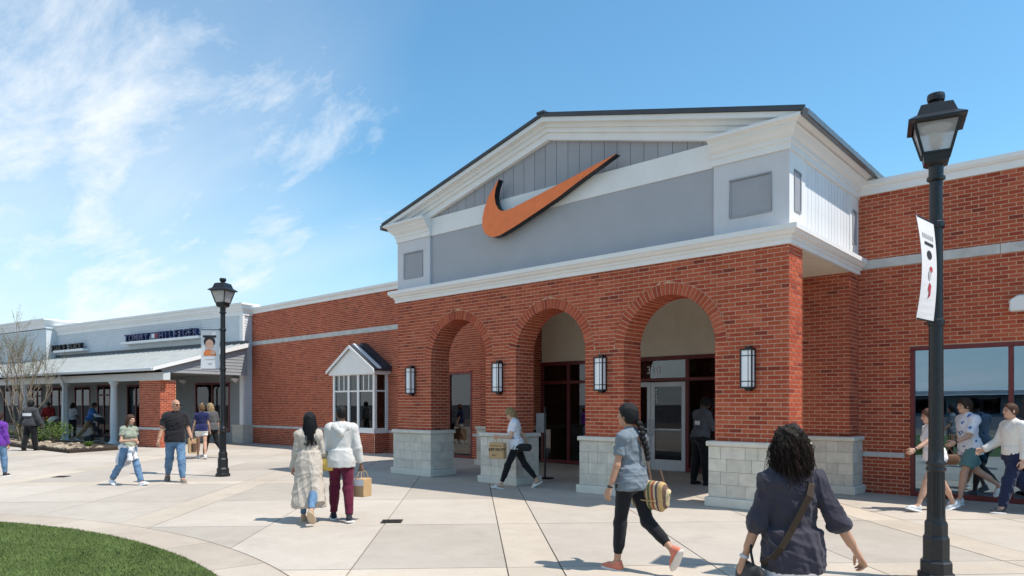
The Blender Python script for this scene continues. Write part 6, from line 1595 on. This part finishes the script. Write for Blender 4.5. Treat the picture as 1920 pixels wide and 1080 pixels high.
p = Person('young man in blue-patterned white shirt and teal shorts walking left', 1818, 944, 1.73, 180, sex='m', lean=5, legs=dict(R=(-28, 30, 2, -52), L=(22, 12, 2, 6)), arms=dict(R=(-14, 8, 24, 0), L=(26, 8, 40, 4)), look=(4, 2), skin_='light', h=.0092)
p.top(None, .85, .84, .022, name='patterned_shirt', amp=.009, seed=7, m='floral_cloth', flare=.012); p.trousers((.10, .21, .22), .72, .018, 'teal_shorts', flare=.01); p.shoes((.68, .68, .70), (.8, .8, .8)); p.hair_short((.055, .028, .016), .018, .066, -.05, .010); p.watch('L')
p = Person('man in white shirt and navy trousers at the right picture edge', 1902, 960, 1.66, 180, sex='m', build=1.05, lean=3, legs=dict(R=(-20, 26, 2, -35), L=(24, 10, 2, 4)), arms=dict(R=(20, 8, 40, 0), L=(-4, 8, 16, 0)), look=(0, 3), skin_='light', h=.0092)
p.top((.70, .68, .64), 1.97, .96, .018, name='white_shirt', amp=.009, seed=11); p.trousers((.016, .024, .06), 1.97, .018, 'navy_trousers', amp=.011); p.shoes((.03, .035, .045), (.55, .55, .55)); p.hair_short((.10, .05, .025), .008, .055, -.06, .004)
co = [cone(p.J['neck']+V3(0, 0, .0), p.J['neck']+(p.J['nt']-p.J['neck'])*.45, .085, .066, .02, cut=True)]; p.garment('collar', co, (.70, .68, .64), (), .002)
# 9 --- people at the left by the shop row
p = Person('person in purple jacket and jeans cut by the left picture edge', -3, 893, 1.42, 96, sex='f', lean=0, legs=dict(R=(8, 6, 3, 0), L=(-8, 12, 3, -10)), skin_='tan')
p.top((.14, .035, .30), 1.9, .84, .034, name='purple_jacket', amp=.014); p.trousers(None, 1.97, .016, 'jeans', m='denim'); p.shoes((.02, .02, .03)); p.hair_short((.05, .02, .012), .02, .05, -.09)
p = Person('man in dark hooded jacket with a pale band across the back', 57, 845, 1.74, 88, sex='m', build=1.12, lean=0, legs=dict(R=(6, 4, 4, 0), L=(-6, 8, 4, -6)), arms=dict(R=(2, 20, 12, 0), L=(2, 26, 14, 0)), skin_='dark')
p.top((.045, .047, .052), 1.9, .88, .036, name='hooded_jacket', amp=.014); p.trousers((.008, .008, .009), 2.05, .024, 'black_trousers', flare=.02); p.shoes((.01, .01, .01), (.02, .02, .02)); p.hair_short((.008, .008, .008), .022, .08, -.10)
bd = MB(); 
for k in range(8):
    a0, a1 = -.16+.04*k, -.12+.04*k; f = lambda x: -.165-.02*(1-(x/.17)**2)
    bd.quad(*[tuple((p.T((x, f(x), z)))*p.sc) for x, z in ((a0, 1.22), (a1, 1.22), (a1, 1.32), (a0, 1.32))])
bd.build('back_band', 'white_print', p.root, fix=False)
def at_row(t_, o_): q = T0+TU*t_+TN*o_; return (q.x, q.y)
p = Person('man in blue tee over white sleeves and khaki trousers pushing a stroller', 0, 0, 1.74, 20, pos=at_row(7.36, 2.5), sex='m', lean=14, legs=dict(R=(-24, 18, 2, -28), L=(22, 16, 2, 6)), arms=dict(R=(38, 8, 26, 0), L=(38, 8, 26, 0)), skin_='brown')
p.top((.62, .63, .66), 1.95, .98, .014, name='white_sleeves'); p.top((.05, .16, .42), .75, .88, .026, name='blue_tee'); p.trousers((.30, .20, .10), 2.0, .02, 'khaki_trousers'); p.shoes((.2, .17, .14)); p.hair_short((.012, .01, .009), .01, .05, -.07); W9 = p
p = Person('person in grey top and dark trousers standing in front of the shop door', 0, 0, 1.68, 100, pos=at_row(10.2, 1.9), sex='f', arms=dict(R=(10, 12, 60, 20), L=(10, 12, 60, 20)), skin_='brown'); p.top((.42, .41, .44), .8, .92, .022, name='grey_top'); p.trousers((.012, .013, .02), 2.0, .014); p.shoes((.02, .02, .02)); p.hair_long((.012, .009, .008), .22, .016, .07, 60)
p = Person('person in red sweater under the porch behind the second column', 0, 0, 1.72, 290, pos=at_row(11.8, 2.2), sex='m', build=1.1, arms=dict(R=(20, 12, 50, 10), L=(20, 12, 50, 10)), skin_='dark'); p.top((.28, .018, .02), 1.9, .90, .03, name='red_sweater'); p.trousers((.03, .04, .07), 2.0, .018); p.shoes((.05, .05, .05)); p.hair_short((.008, .008, .008), .008, .05, -.06)
def stroller(lab, pos, head, hood):
    t = thing('stroller', lab, 'stroller', (pos[0], pos[1], 0), R(41.8+head-90)); m = fab((.015, .016, .02), .7)
    v, fq = sdf_mesh([cone((-.14, .05, .50), (.14, .05, .50), .10, .10, .05, V3(0, 0, 1), .6), cone((-.14, -.16, .75), (.14, -.16, .75), .09, .09, .05, V3(0, 1, 0), .5), cone((-.14, -.08, .55), (.14, -.08, .55), .10, .10, .06)], .016); add('seat', np_mesh('seat', [(v, fq)], m), t)
    v, fq = sdf_mesh([ell3((0, -.02, .88), (.24, .27, .20), .02)], .016, [((0, 0, .86), (0, -.5, -.87))]); add('canopy', np_mesh('canopy', [(v, fq)], fab(hood, .7)), t)
    f = MB()
    for s in (-.22, .22): f.tube([(s, .38, .14), (s, .0, .52), (s, -.36, .98), (s, -.46, 1.02)], .014, 6).tube([(s, -.34, .14), (s, .02, .52)], .014, 6)
    f.tube([(-.22, -.46, 1.02), (.22, -.46, 1.02)], .018, 6).tube([(-.22, -.34, .14), (.22, -.34, .14)], .01, 6); f.build('frame', 'black_metal', t)
    for s in (-.25, .25):
        for y, r in ((-.34, .14), (.38, .11)):
            w_ = MB(); w_.lathe([(r-.03, -.02), (r, -.02), (r, .02), (r-.03, .02)], 16, cap=True); w_.v = [(s+z, y+x, r+yy) for x, yy, z in w_.v]; w_.build('wheel', 'black_metal', t)
    MB().box(-.16, .16, -.28, .12, .20, .34).build('basket', m, t)
stroller('black stroller pushed by the man in the blue tee', at_row(6.1, 2.75), 20, (.015, .016, .02)); stroller('dark stroller with a pale canopy in front of the person in red', at_row(9.9, 2.8), 200, (.5, .5, .5))
